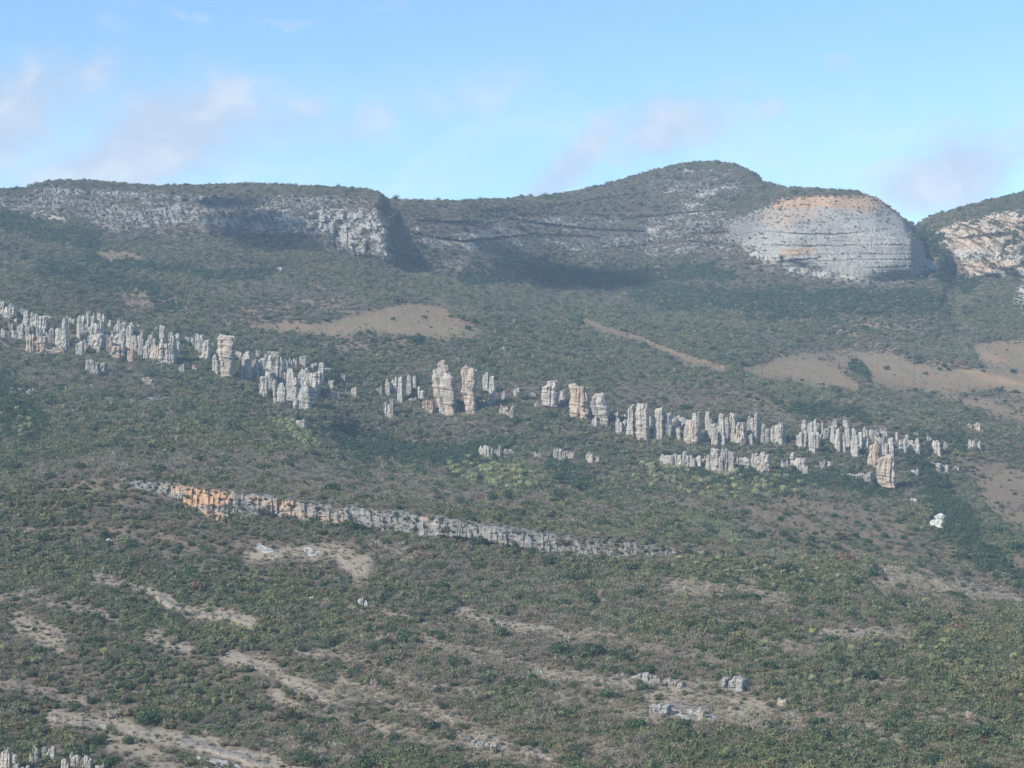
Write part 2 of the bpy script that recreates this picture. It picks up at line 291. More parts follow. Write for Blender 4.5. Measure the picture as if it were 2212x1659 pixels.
ledges = strokes([([(985, 1313), (1140, 1351), (1290, 1371)], 5, 1), ([(1165, 1449), (1300, 1463), (1490, 1490)], 5, .9), ([(1400, 1512), (1480, 1530), (1600, 1536)], 12, .9), ([(340, 1590), (450, 1614), (690, 1674)], 9, 1), ([(190, 1243), (300, 1272), (420, 1330)], 5, .8),
    ([(880, 1535), (1050, 1592), (1220, 1642)], 7, .9), ([(930, 1481), (1040, 1492)], 5, .9), ([(500, 1418), (680, 1490)], 6, .8), ([(640, 1492), (800, 1530)], 6, .8), ([(425, 1325), (545, 1342)], 6, .8), ([(130, 1556), (330, 1580)], 7, .8), ([(1440, 1264), (1545, 1277)], 6, .8), ([(1770, 1364), (1970, 1372)], 5, .8), ([(1925, 1258), (2130, 1284)], 5, .8),
    ([(700, 1300), (880, 1330), (990, 1370)], 4, .7), ([(820, 1370), (1000, 1410), (1130, 1438)], 4, .8), ([(1100, 1385), (1230, 1420)], 4, .7), ([(1340, 1450), (1480, 1478)], 6, .9), ([(1190, 1500), (1310, 1525)], 4, .7)], .5) * thr(cz2, .46, .58)
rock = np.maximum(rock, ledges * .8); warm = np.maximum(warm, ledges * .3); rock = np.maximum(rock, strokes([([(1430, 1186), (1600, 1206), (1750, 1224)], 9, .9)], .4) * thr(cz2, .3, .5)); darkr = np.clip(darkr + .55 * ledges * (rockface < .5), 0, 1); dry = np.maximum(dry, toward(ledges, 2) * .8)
rock_b = blur(blur(rock, 1.0, 0), 1.0, 1)

# relief: moves the surface along the line of sight only in small amounts, a real bumpy hillside
slope_amp = (1 - cliffy) * 26 + 3
edge = sstep(VV, skl[None, :] - 1, skl[None, :] + 18)
rel = (fbm(X / 130, Z / 40, Y / 170, 5, 41) - 0.5) * 2 * slope_amp
rel += (fbm(X / 26, Z / 9, Y / 40, 3, 43) - .5) * 7 * (1 - cliffy)
joints = np.abs(fbm(X / 7 + 0.08 * Z, Z / 45, Y / 50, 3, 45) - .5) * 2
ledg = fbm(X / 60, Z / 3.2, Y / 80, 3, 47) - .5
ledg2 = vnoise(X / 90, Z / 9 + .01 * X, seed=48) - .5
jag = fbm(X / 3.5, Z / 4, oct=2, seed=49) - .5
cl_rel = sstep(joints, 0, .22) * -5.0 + ledg * 6 + ledg2 * 7 + 0 + jag * 2.2
dome_soft = np.clip(dome * 1.2, 0, 1)
cl_rel = cl_rel * (1 - .86 * dome_soft)
relief_lines = 1
def groove(lst, k=5.0):
    m = np.zeros(UU.shape); du, dv = (wu - UU) * .12, (wv_ - VV) * .12
    for pts, dep in lst:
        yy = np.interp(UU + du, [p[0] for p in pts], [p[1] for p in pts]); ins = sstep(UU, pts[0][0], pts[0][0] + 12) * (1 - sstep(UU, pts[-1][0] - 12, pts[-1][0]))
        d = VV + dv - yy
        m += ins * dep * .3 * (np.where(d > 0, np.exp(-(d / k) ** 2), 0) - .55 * np.where(d <= 0, np.exp(-(d / (k * 1.6)) ** 2), 0))
    return m
dome_lines = groove([([(1790, 424), (1870, 426)], 9), ([(1690, 444), (1760, 443)], 12), ([(1650, 458), (1700, 450)], 10), ([(1860, 450), (1950, 462)], 9), ([(1700, 476), (1800, 474), (1890, 470)], 6), ([(1885, 462), (1925, 466)], 10), ([(1570, 512), (1640, 498), (1720, 503), (1800, 506), (1860, 500), (1940, 492)], 6),
    ([(1640, 527), (1760, 532)], 5), ([(1700, 560), (1780, 556)], 5), ([(1800, 545), (1900, 548)], 3), ([(1860, 578), (1990, 572)], 3), ([(1820, 485), (1910, 481)], 4), ([(2060, 515), (2200, 498)], 9), ([(2075, 545), (2200, 560)], 8), ([(2120, 500), (2190, 560)], 10), ([(2090, 575), (2200, 582)], 7)])
dome_lines += groove([([(1600 + 23 * q % 190, 430 + 11.0 * q), (1760 + 37 * q % 120, 428 + 11.2 * q + 3 * math.sin(q)), (1880 + 9 * q, 432 + 10.6 * q)], 2.6 + 2.2 * math.sin(q * 2.3)) for q in range(14)], 2.2) * np.clip(dome, 0, 1)
fj = np.abs(fbm(X / 3.2 + .04 * Z, Z / 26, Y / 50, 2, 145) - .5) * 2
bl = np.floor(Z / 3.2 + .5 * vnoise(X / 12, Z * 0, seed=146)); col_ = np.floor(X / 2.3 + .6 * vnoise(Z / 8, X / 9, seed=147))
blk = _hash(col_.astype(np.int64), bl.astype(np.int64), bl.astype(np.int64) * 0, 148) - .5
band_rel = -3.0 * (1 - sstep(fj, 0, .3)) + blk * 3.2 + (fbm(X / 40, Z / 10, oct=3, seed=149) - .5) * 12 + ledg * 7
cl_rel = cl_rel * (1 - oband) + band_rel * .95 * oband
mcol = np.floor(X / 9 + .8 * vnoise(Z / 20, X / 20, seed=151)); mrow = np.floor(Z / 11 + .8 * vnoise(X / 25, Z * 0, seed=152))
mblk = _hash(mcol.astype(np.int64), mrow.astype(np.int64), mrow.astype(np.int64) * 0, 153) - .5
cl_rel = np.where(mesa_b > .5, cl_rel * .6 + mblk * 6, cl_rel)
dg = fbm((X + Z * .9) / 16, (Z - X * .3) / 60, oct=4, seed=154) - .5
cl_rel = cl_rel * (1 - rcliff * .75) + rcliff * dg * 46
rel += dome_lines
rel += 2.4 * groove([([(880, 500), (1000, 520), (1150, 505), (1300, 512)], 13), ([(1090, 470), (1250, 492), (1400, 500)], 14), ([(1180, 447), (1320, 426), (1450, 408)], 12), ([(1350, 472), (1500, 456), (1640, 446)], 14), ([(1480, 503), (1640, 499)], 12), ([(1300, 535), (1500, 520), (1600, 530)], 9), ([(1440, 385), (1600, 392)], 10), ([(900, 478), (1080, 480)], 9)], 3.0) * (1 - dome)
spur = 1 - np.abs(2 * fbm(X / 210 + Z / 160, Y / 520, oct=3, seed=161) - 1) * 1.6
rel += -58 * (spur - .5) * sstep(RR, 1840, 2050) * (1 - sstep(RR, 2350, 2480)) * (1 - .5 * meadow)
rel += -26 * (spur - .5) * sstep(RR, 1120, 1350) * (1 - sstep(RR, 1500, 1680))
rel += -3.5 * blur(ledges, 1.2, 0) + (jag * 2.2 + ledg * 2) * ledges
rel += cl_rel * cliffy * (.35 + .65 * rock_b) * np.where(RR > 2300, 1.5, .6)
# broad buttresses on the big faces
rel += (fbm(X / 55, Z / 120, oct=2, seed=51) - .5) * 46 * np.clip(mesa + rcliff + dome * .35, 0, 1) * edge
RR2 = RR + rel * (0.25 + .75 * edge)
X, Y, Z = XYZ(UU, VV, RR2)

def lookup(arr, u, v):
    u = np.asarray(u, float); v = np.asarray(v, float)
    s = np.interp(u, U, skl); t = np.clip((v - vb) / (s - vb), 0, .9999)
    ji = np.interp(u, U, np.arange(len(U))); ii = np.interp(t, VN, np.arange(NR))
    j = np.clip(ji.astype(int), 0, len(U) - 2); i = np.clip(ii.astype(int), 0, NR - 2)
    fj, fi = ji - j, ii - i
    return (arr[i, j] * (1 - fi) * (1 - fj) + arr[i + 1, j] * fi * (1 - fj) + arr[i, j + 1] * (1 - fi) * fj + arr[i + 1, j + 1] * fi * fj)
def ground(u, v):
    r = lookup(RR2, u, v); return XYZ(u, v, r)

# ------------------------------------------------------------------ mesh output
def mesh_from(name, verts, faces, mat=None, smooth=False):
    me = bpy.data.meshes.new(name)
    verts = np.asarray(verts, np.float32); faces = np.asarray(faces, np.int32)
    me.vertices.add(len(verts)); me.vertices.foreach_set('co', verts.ravel())
    k = faces.shape[1]
    me.loops.add(faces.size); me.loops.foreach_set('vertex_index', faces.ravel())
    me.polygons.add(len(faces)); me.polygons.foreach_set('loop_start', np.arange(0, faces.size, k, dtype=np.int32))
    sm = np.ones(len(faces), bool) if smooth is True else (np.zeros(len(faces), bool) if smooth is False else smooth)
    me.update(calc_edges=True)
    me.polygons.foreach_set('use_smooth', sm)
    if mat: me.materials.append(mat)
    me.validate()
    return me
def link(name, me, parent=None, **props):
    o = bpy.data.objects.new(name, me); COL.objects.link(o)
    if parent: o.parent = parent
    for k, v in props.items(): o[k] = v
    return o
def new_mat(name):
    m = bpy.data.materials.new(name); m.use_nodes = True
    n = NT(m.node_tree); n.n.clear()
    b = n.node('ShaderNodeBsdfPrincipled'); o = n.node('ShaderNodeOutputMaterial')
    n.l.new(b.outputs[0], o.inputs['Surface'])
    b.inputs['Roughness'].default_value = 0.92; b.inputs['Specular IOR Level'].default_value = 0.12
    return m, n, b
def attr(n, name, typ='GEOMETRY'):
    a = n.node('ShaderNodeAttribute'); a.attribute_name = name; a.attribute_type = typ
    return a

def rock_colour(n, pos, warm, dark, s=1.0):
    """weathered sandstone: pale grey with lichen, thin beds, run-off streaks and fresh ochre faces"""
    big_ = n.noise(pos, .06 / s, 4, .6)
    fine = n.noise(pos, .9 / s, 5, .65)
    beds = n.noise(n.mapping(pos, (.05, .05, 1.3)), .9 / s, 4, .6, .2)
    streak = n.noise(n.mapping(pos, (1, 1, .07)), .55 / s, 4, .6)
    c = n.mix(n.ramp(big_, .3, .7), C(.30, .30, .27), C(.46, .45, .395))
    c = n.mix(n.ramp(fine, .35, .75, 0, .5), c, C(.52, .505, .45))
    c = n.mix(n.math('MULTIPLY', n.ramp(beds, .55, .66), .6), c, C(.10, .098, .095))
    c = n.mix(n.math('MULTIPLY', n.ramp(streak, .47, .66), .75), c, C(.12, .122, .128))
    wf = n.math('MULTIPLY', warm, n.ramp(n.math('ADD', big_, n.math('MULTIPLY', beds, .4)), .45, .75, .35, 1.2), clamp=True)
    oc = n.mix(n.ramp(fine, .35, .7), C(.38, .205, .11), C(.43, .31, .19))
    c = n.mix(wf, c, oc)
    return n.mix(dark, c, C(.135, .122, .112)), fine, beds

# ------------------------------------------------------------------ terrain
mt, n, b = new_mat('hillside')
pos = n.node('ShaderNodeNewGeometry').outputs['Position']
a_rock, a_warm, a_mead, a_semi, a_dry = [attr(n, k).outputs['Fac'] for k in ('rock', 'warm', 'meadow', 'semi', 'dry')]
a_dark = attr(n, 'dark').outputs['Fac']
n1 = n.noise(pos, .02, 5, .6); n2 = n.noise(pos, .25, 5, .65); n3 = n.noise(pos, 1.1, 4, .7); n4 = n.noise(n.mapping(pos, (1, 1, 1), (40, 9, 2)), .045, 4, .6)
soil = n.mix(n.ramp(n2, .35, .65), C(.10, .08, .06), C(.17, .13, .10))
soil = n.mix(n.ramp(n3, .5, .75, 0, .7), soil, C(.06, .066, .038))
grass = n.mix(n.ramp(n1, .35, .65), C(.200, .143, .092), C(.165, .140, .085))
grass = n.mix(n.ramp(n2, .4, .75, 0, .5), grass, C(.13, .105, .07))
grass = n.mix(n.ramp(n4, .55, .72, 0, .8), grass, C(.23, .125, .08))
grass = n.mix(n.ramp(n3, .55, .8, 0, .35), grass, C(.10, .09, .05))
semi_c = n.mix(n.ramp(n2, .35, .65), C(.185, .138, .092), C(.14, .108, .074))
dryc = n.mix(n.ramp(n3, .4, .65), C(.26, .21, .155), C(.36, .31, .24))
dryc = n.mix(n.ramp(n2, .5, .7, 0, .6), dryc, C(.13, .11, .09))
c = n.mix(a_semi, soil, semi_c); c = n.mix(a_dry, c, dryc); c = n.mix(a_mead, c, grass)
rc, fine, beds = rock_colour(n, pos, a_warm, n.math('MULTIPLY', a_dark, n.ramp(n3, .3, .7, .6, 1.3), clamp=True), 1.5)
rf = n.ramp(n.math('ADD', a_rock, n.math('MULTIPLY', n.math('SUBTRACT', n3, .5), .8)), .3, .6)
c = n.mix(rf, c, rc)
n.l.new(c, b.inputs['Base Color'])
bp = n.node('ShaderNodeBump'); bp.inputs['Distance'].default_value = 1.0; bp.inputs['Strength'].default_value = .8
hh = n.math('ADD', n.math('MULTIPLY', n.noise(pos, .5, 6, .7), 1.2), n.math('MULTIPLY', beds, n.math('MULTIPLY', rf, 1.6)))
n.l.new(hh, bp.inputs['Height']); n.l.new(bp.outputs[0], b.inputs['Normal'])

# crest, plateau behind it and its far side; and the near side of the valley
nb = 14
ex, ey, ez = [], [], []
for k in range(1, nb + 1):
    d = k * 45 + k * k * 9.0
    f = (RR2[-1] + d) / RR2[-1]
    ex.append(X[-1] * f); ey.append(Y[-1] * f)
    ez.append(Z[-1] - 4 - d * .07 - max(0, d - 400) * .22 + (fbm(X[-1] * f / 90, Y[-1] * f / 90, oct=3, seed=61) - .5) * 6)
ez = [np.maximum(e, -150) for e in ez]
fx, fy, fz = [], [], []
for d, z in ((60, -52), (150, -92), (260, -122), (360, -132), (430, -128)):
    f = d / RR2[0]; fx.append(X[0] * f); fy.append(Y[0] * f); fz.append(X[0] * 0 + z + (fbm(X[0] * f / 60, Y[0] * f / 60 + X[0] * 0, oct=3, seed=63) - .5) * 8)
GX = np.vstack([np.array(fx), X, np.array(ex)]); GY = np.vstack([np.array(fy), Y, np.array(ey)]); GZ = np.vstack([np.array(fz), Z, np.array(ez)])
nf = len(fx)
def pad(a):
    return np.vstack([np.repeat(a[:1], nf, 0), a, np.repeat(a[-1:] * 0, nb, 0)])
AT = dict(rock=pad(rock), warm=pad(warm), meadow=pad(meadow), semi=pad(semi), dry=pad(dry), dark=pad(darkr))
H_, W_ = GX.shape
vid = np.arange(H_ * W_).reshape(H_, W_)
allf = np.stack([vid[:-1, :-1], vid[:-1, 1:], vid[1:, 1:], vid[1:, :-1]], -1)
# which hill each face belongs to
VVp = np.vstack([np.full((nf, W_), 2300.), VV, np.repeat(skl[None], nb, 0)])
fu = np.repeat(U[None, :-1], H_ - 1, 0); fv = VVp[:-1, :-1]
c5 = cv[5][None, :-1]; c4 = cv[4][None, :-1]; c13 = cv[13][None, :-1]
rid = np.where(fv > c5, 0, 1)
rid = np.where((fv <= c4 + 1) & (fv > c5) & (fu > 225) & (fu < 1725), 2, rid)
mt_ = fv <= c13
rid = np.where(mt_ & (fu < 862), 3, rid); rid = np.where(mt_ & (fu >= 862), 4, rid); rid = np.where(mt_ & (fu >= 1981), 5, rid)
P3 = np.stack([GX, GY, GZ], -1).reshape(-1, 3)
rkf = pad(rock)[:-1, :-1]
for k, (nm, lb) in enumerate([('foreground_hill', 'scrub-covered near hillside with strips of dry pale ground'), ('middle_hill', 'green and brown middle hillside carrying the pillar rows and bare meadows'),
                              ('cliff_band', 'long low cliff band, orange at its left end and grey to the right'), ('mesa', 'flat-topped mesa with banded grey cliffs at the left'),
                              ('mountain', 'central mountain with rounded peak and pale domed cliff'), ('far_mountain', 'rising slope with beige cliffs at the right edge')]):
    sel = rid == k
    fc = allf[sel]; used, inv = np.unique(fc, return_inverse=True)
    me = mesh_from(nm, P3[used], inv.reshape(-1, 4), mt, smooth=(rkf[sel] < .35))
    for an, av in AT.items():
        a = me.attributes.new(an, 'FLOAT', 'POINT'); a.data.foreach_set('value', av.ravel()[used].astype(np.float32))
    link(nm, me, kind='structure', label=lb)
# plain beyond, and the knoll the viewer stands on
gs = 24; gx, gy = np.meshgrid(np.linspace(-9000, 9000, gs), np.linspace(-9000, 9000, gs)); gv = np.stack([gx, gy, gx * 0 - 152], -1).reshape(-1, 3)
gi = np.arange(gs * gs).reshape(gs, gs); gf = np.stack([gi[:-1, :-1], gi[:-1, 1:], gi[1:, 1:], gi[1:, :-1]], -1).reshape(-1, 4)
link('ground', mesh_from('ground', gv, gf, mt, True), kind='structure', label='plain around the hills')
ang = np.linspace(0, 2 * math.pi, 72, endpoint=False); rr = np.array([0.5, 6, 20, 45, 90, 150, 230, 330, 430])
zz = np.array([-1.7, -2.2, -14, -46, -78, -102, -126, -146, -160])
kx = rr[:, None] * np.cos(ang); ky = rr[:, None] * np.sin(ang) - 6; kz = zz[:, None] + (fbm(kx / 30, ky / 30, oct=3, seed=71) - .5) * np.minimum(rr, 12)[:, None] * .4
ki = np.arange(kx.size).reshape(kx.shape); kn = np.roll(ki, -1, 1)
link('knoll', mesh_from('knoll', np.stack([kx, ky, kz], -1).reshape(-1, 3), np.stack([ki[:-1], kn[:-1], kn[1:], ki[1:]], -1).reshape(-1, 4)[:, ::-1], mt, True), kind='structure', label='knoll the view is taken from')

# ------------------------------------------------------------------ rock pillars
mr, n, b = new_mat('sandstone')
pos = n.node('ShaderNodeNewGeometry').outputs['Position']
oi = n.node('ShaderNodeObjectInfo'); sepc = n.node('ShaderNodeSeparateColor'); n.l.new(oi.outputs['Color'], sepc.inputs[0])
rc, fine, beds = rock_colour(n, pos, sepc.outputs[0], sepc.outputs[1])
rc = n.mix(sepc.outputs[2], rc, C(.60, .58, .54))
n.l.new(rc, b.inputs['Base Color'])
bp = n.node('ShaderNodeBump'); bp.inputs['Distance'].default_value = .8; bp.inputs['Strength'].default_value = .9
n.l.new(n.math('ADD', n.math('MULTIPLY', fine, 1.0), n.math('MULTIPLY', beds, 1.4)), bp.inputs['Height']); n.l.new(bp.outputs[0], b.inputs['Normal'])

def column_mesh(w, d, h, below, seed, prof=None, round_=0.25, ns=44):
    """one jointed column: rings of a rounded block, bedded and cracked, base below ground"""
    rs = np.random.RandomState(seed)
    nr = int(np.clip((h + below) / .8, 16, 80))
    t = np.linspace(0, 1, nr); z = -below + t * (h + below)
    a = np.linspace(0, 2 * math.pi, ns, endpoint=False) + rs.uniform(0, .3)
    p = rs.uniform(3.0, 6.0)
    ca, sa = np.cos(a), np.sin(a)
    base_r = (np.abs(ca) ** p + np.abs(sa) ** p) ** (-1 / p)
    tz = np.clip(z / h, 0, 1)
    if prof is None:
        k = rs.uniform(.8, 1.15); wid = k + (rs.uniform(.6, 1.1) - k) * tz
        cx = rs.uniform(-.12, .12) * tz
        wid = wid + (vnoise(tz * 3.2 + rs.uniform(0, 99), tz * 0, seed=seed) - .5) * .28
        wid = wid * (1 - round_ * np.clip((tz - .72) / .28, 0, 1) ** 2)
    else:
        xl = np.interp(tz, [q[0] for q in prof], [q[1] for q in prof]); xr = np.interp(tz, [q[0] for q in prof], [q[2] for q in prof])
        wid = (xr - xl); cx = (xl + xr) / 2
    bed = np.floor(z / rs.uniform(2.2, 4.5) + .7 * vnoise(z / 3, z * 0, seed=seed + 5)); bedv = _hash(bed.astype(np.int64), bed.astype(np.int64) * 0, bed.astype(np.int64) * 0, seed)
    wid = wid * (1 + (bedv - .5) * (.07 if prof is not None else .11))
    R_ = base_r[None, :] * wid[:, None]
    for _ in range(rs.randint(5, 10)):                     # vertical joints
        a0 = rs.uniform(0, 2 * math.pi) + (tz - .5) * rs.uniform(-.35, .35)
        dd = np.abs((a[None, :] - a0[:, None] + math.pi) % (2 * math.pi) - math.pi)
        R_ = R_ * (1 - rs.uniform(.14, .42) * np.exp(-(dd / .09) ** 2) * (sstep(tz, *sorted(rs.uniform(-.3, .8, 2)))[:, None]))
    px = R_ * ca[None] * w / 2 + cx[:, None] * w; py = R_ * sa[None] * d / 2
    zz = np.repeat(z[:, None], ns, 1)
    q = max(w * .28, 1.2)
    nz = fbm(px / q + seed, zz / q * .7, py / q, 4, seed)
    px = px + (nz - .5) * .42 * w * ca[None] * .8; py = py + (nz - .5) * .42 * d * sa[None] * .8
    led = (vnoise(zz / 1.1 + .15 * px, px * 0 + seed, seed=seed + 3) - .5) * .07 * w
    px = px + led * ca[None]; py = py + led * sa[None]
    topj = (fbm(px / (w * .35) + seed, py / (w * .35), oct=2, seed=seed + 9) - .5) * h * .22 + px * rs.uniform(-.25, .25)
    zz = zz + topj * np.clip((tz[:, None] - .6) / .4, 0, 1)
    # close the crown with shrinking rings
    vx, vy, vz = [px], [py], [zz]
    mx, my = px[-1].mean(), py[-1].mean()
    for s, lift in ((.8, .25), (.45, .45), (.0, .5)):
        vx.append((mx + (px[-1] - mx) * s)[None]); vy.append((my + (py[-1] - my) * s)[None]); vz.append((zz[-1] * (s) + zz[-1].mean() * (1 - s) + lift * min(w * .15, 1.2))[None])
    vx, vy, vz = np.vstack(vx), np.vstack(vy), np.vstack(vz)
    ids = np.arange(vx.size).reshape(vx.shape); nx_ = np.roll(ids, -1, 1)
    f = np.stack([ids[:-1], nx_[:-1], nx_[1:], ids[1:]], -1).reshape(-1, 4)
    return np.stack([vx, vy, vz], -1).reshape(-1, 3), f

def merge(parts):
    V, F, o = [], [], 0
    for v, f in parts: V.append(v); F.append(f + o); o += len(v)
    return np.vstack(V), np.vstack(F)

PIL = []     # (ul, ur, vtop, vbase)
def build_pillar(ul, ur, vt, vbse, label, name='rock_pillar', cat='rock pillar', group=None, prof=None, warm=0., dark=0., white=0., seed=0, depth=None, cols=None, rnd=.25):
    rs = np.random.RandomState(seed)
    uc = (ul + ur) / 2
    gxx, gyy, gzz = (float(q) for q in ground(uc, vbse))
    w = (ur - ul) / FD * gyy * (1.0 if prof is not None else 1.12)
    W0 = w; turn = rad(15 if prof is not None else rs.uniform(14, 24))
    d = depth * w if depth else w * rs.uniform(.7, 1.0)
    w = W0 / math.cos(turn) * (1.0 if prof is None else .95)
    d = max(d, 2.0)
    yc = gyy + d * .42
    k = yc / gyy
    xc = gxx * k + d * math.sin(turn) * .45
    ztop = ray(uc, vt)[1] * yc; h = ztop - gzz
    below = 3 + d * .5
    parts = []
    if prof is not None:
        parts.append(column_mesh(w, d, h, below, seed, prof, ns=64))
    elif cols:
        for (fl, fr, ft, dy) in cols:       # sub-columns: left, right, height fraction, depth offset
            v, f = column_mesh((fr - fl) * w, d * .8, h * ft, below, seed + int(fl * 97) + 3, round_=rnd)
            parts.append((v + np.array([((fl + fr) / 2 - .5) * w, dy * d, 0]), f))
    else:
        asp = h / w
        m = 1 if asp > 2.4 else (2 if asp > 1.3 else 3)
        if rs.rand() < .35 and w > 5: m += 1
        cuts = np.sort(rs.uniform(.25, .75, m - 1)) if m > 1 else np.array([])
        if m == 3: cuts = np.array([rs.uniform(.28, .4), rs.uniform(.6, .72)])
        if m == 4: cuts = np.array([.27, .52, .76]) + rs.uniform(-.04, .04, 3)
        e = np.concatenate([[0], cuts, [1]]); tall = rs.randint(m)
        for q in range(m):
            ft = 1.0 if q == tall else rs.uniform(.66, .97)
            lo, hi = max(e[q] - .05, 0), min(e[q + 1] + .05, 1)
            v, f = column_mesh((hi - lo) * w, d * rs.uniform(.7, 1), h * ft, below, seed * 3 + q, round_=rs.uniform(.1, .5))
            parts.append((v + np.array([((lo + hi) / 2 - .5) * w, rs.uniform(-.12, .12) * d, 0]), f))
    v, f = merge(parts)
    me = mesh_from(name, v, f, mr, smooth=False)
    if len(label.replace(',', '').replace('-', ' ').split()) > 16: print('LONG', label)
    o = link(name, me, label=label, category=cat)
    if group: o['group'] = group
    o['kind'] = 'thing'
    o.location = (xc, yc, gzz); o.rotation_euler = (0, 0, -math.atan2(xc, yc) - turn)
    o.color = (warm, min(dark + rs.uniform(0, .18) * (white < .5), 1), white * (.55 if white > .5 else .2), 1)
    PIL.append((ul, ur, vt, vbse))
    return o
Z1 = lambda x, y: (x * .3385, 622.1 + y * .3385)
Z2 = lambda x, y: (691.2 + x * .3385, 737.3 + y * .3385)
Z3 = lambda x, y: (1324.8 + x * .401, 806.4 + y * .401)
ORD = ['first', 'second', 'third', 'fourth', 'fifth', 'sixth', 'seventh', 'eighth', 'ninth', 'tenth', 'eleventh', 'twelfth', 'thirteenth', 'fourteenth', 'fifteenth', 'sixteenth', 'seventeenth', 'eighteenth', 'nineteenth', 'twentieth', 'twenty-first', 'twenty-second', 'twenty-third', 'twenty-fourth', 'twenty-fifth', 'twenty-sixth', 'twenty-seventh', 'twenty-eighth']
def describe(w, h):
    a = h / w
    s = 'tall' if h > 48 else ('mid-height' if h > 26 else ('short' if h > 13 else 'tiny'))
    k = 'needle-thin' if a > 4.2 else ('slender' if a > 2.6 else ('stout' if a > 1.4 else 'squat'))
    return s, k
def row(Zf, lst, where, group, seed0, tint='grey'):
    L = sorted(lst, key=lambda e: (e[0] + e[1]) / 2)
    for i, e in enumerate(L):
        xl, xr, yt, yb = e[:4]; ex_ = e[4] if len(e) > 4 else {}
        (ul, vt), (ur, vb_) = Zf(xl, yt), Zf(xr, yb)
        s, k = describe(ur - ul, vb_ - vt)
        wm = ex_.get('warm', .12); rs = random.Random(seed0 + i)
        t = 'orange-stained' if wm >= .6 else ('buff' if wm >= .35 else tint)
        lab = f"{s} {k} {t} pillar, {ORD[i]} from left {where}"
        if len(L) == 1: lab = f"{s} {k} {t} rock pillar {where}"
        kw = dict(ex_); kw['warm'] = wm
        name = 'rock_pillar' if (vb_ - vt) / (ur - ul) > .9 else 'boulder'
        if name == 'boulder': lab = lab.replace('rock pillar', 'boulder').replace('pillar,', 'boulder,')
        build_pillar(ul, ur, vt, vb_, lab, name=name, cat='rock pillar' if name == 'rock_pillar' else 'boulder', group=group, seed=seed0 + i, **kw)
G_A = 'pillars of the left rock row'; G_B = 'pillars of the central rock row'; G_C = 'pillars of the right rock row'; G_D = 'rocks of the lower rock row'
row(Z1, [(0, 80, 90, 190), (90, 105, 190, 222), (125, 155, 120, 180), (143, 180, 145, 258), (188, 236, 160, 262), (210, 286, 172, 303), (3, 30, 260, 312), (50, 86, 265, 312), (92, 132, 265, 318), (300, 320, 172, 208)],
    "in the left-edge row", G_A, 100)
row(Z1, [(345, 413, 192, 402), (419, 438, 212, 355), (437, 470, 190, 228), (395, 426, 180, 245), (170, 282, 298, 408, dict(warm=.4)), (282, 316, 288, 332), (315, 333, 258, 322), (290, 398, 382, 424, dict(warm=.5)), (200, 290, 412, 442, dict(warm=.3))],
    "in the row below the reddish clearing", G_A, 130)
row(Z1, [(487, 513, 180, 325), (510, 563, 158, 295), (512, 642, 288, 400), (485, 522, 345, 428), (572, 602, 162, 235), (570, 642, 214, 335), (616, 641, 158, 205), (644, 664, 170, 240), (683, 707, 205, 258), (722, 792, 206, 300), (650, 764, 278, 360), (690, 782, 340, 445, dict(warm=.45)), (756, 792, 280, 390)],
    "in the densest left block", G_A, 160)
row(Z1, [(798, 836, 240, 405), (805, 846, 392, 478, dict(warm=.5)), (826, 851, 222, 275), (869, 889, 226, 262), (866, 909, 273, 380), (931, 948, 248, 284), (971, 998, 249, 282), (920, 952, 328, 435), (942, 973, 288, 370), (958, 1016, 366, 474, dict(warm=.3)), (975, 1006, 478, 513)],
    "among thin pillars past the dense block", G_A, 190)
row(Z1, [(1010, 1046, 242, 345), (1014, 1102, 300, 492), (1070, 1137, 283, 370), (1096, 1142, 328, 440), (1180, 1232, 312, 372), (1140, 1172, 486, 537), (1225, 1252, 497, 542, dict(warm=.5)), (1243, 1292, 298, 408), (1262, 1326, 333, 462), (1340, 1362, 352, 385), (1325, 1347, 388, 436)],
    "before the broad left tower", G_A, 220)
row(Z1, [(1378, 1492, 316, 577, dict(prof=[(0, -.28, .34), (.35, -.3, .36), (.5, -.46, .42), (.75, -.5, .5), (.93, -.48, .5), (1, -.42, .40)], warm=.3))], 'with a broad overhanging head, below the long meadow', G_A, 250)
row(Z1, [(1350, 1387, 428, 548), (1495, 1537, 403, 450), (1538, 1587, 413, 563), (1530, 1592, 498, 577), (1597, 1644, 488, 560), (1628, 1657, 398, 450), (1660, 1687, 448, 563), (1685, 1731, 423, 520), (1710, 1776, 403, 450), (1732, 1796, 458, 592), (1650, 1701, 568, 692), (1694, 1736, 538, 640)],
    "beyond the broad left tower", G_A, 260)
row(Z1, [(1784, 1806, 448, 515), (1812, 1836, 452, 512), (1840, 1862, 448, 510), (1868, 1890, 455, 510), (1908, 1946, 433, 505), (1740, 1814, 588, 747), (1824, 1882, 523, 722), (1868, 1962, 572, 777, dict(rnd=.6)), (1905, 2017, 522, 700), (1978, 1999, 483, 525), (2000, 2021, 478, 522), (2020, 2062, 478, 613)],
    "in the bluff ending the left row", G_A, 290)
row(Z1, [(2095, 2127, 588, 642), (2095, 2162, 662, 708), (2178, 2202, 548, 595), (1885, 1942, 838, 892), (2135, 2150, 585, 612)], "between left row and centre", G_A, 320)
row(Z1, [(540, 655, 458, 548, dict(dark=.35))], 'on the slope under the dense left block', G_A, 330)
row(Z1, [(55, 85, 628, 660), (110, 140, 640, 668), (165, 190, 645, 690), (205, 230, 645, 685), (905, 965, 570, 620, dict(warm=.4)), (510, 590, 620, 640), (1540, 1560, 858, 880)], "under the left row", G_A, 340)
row(Z2, [(2, 21, 163, 275), (28, 68, 170, 207), (52, 86, 248, 295), (50, 122, 322, 368, dict(warm=.3)), (140, 159, 218, 257), (198, 231, 293, 367, dict(warm=.3))], "in the gap left of centre", G_B, 360)
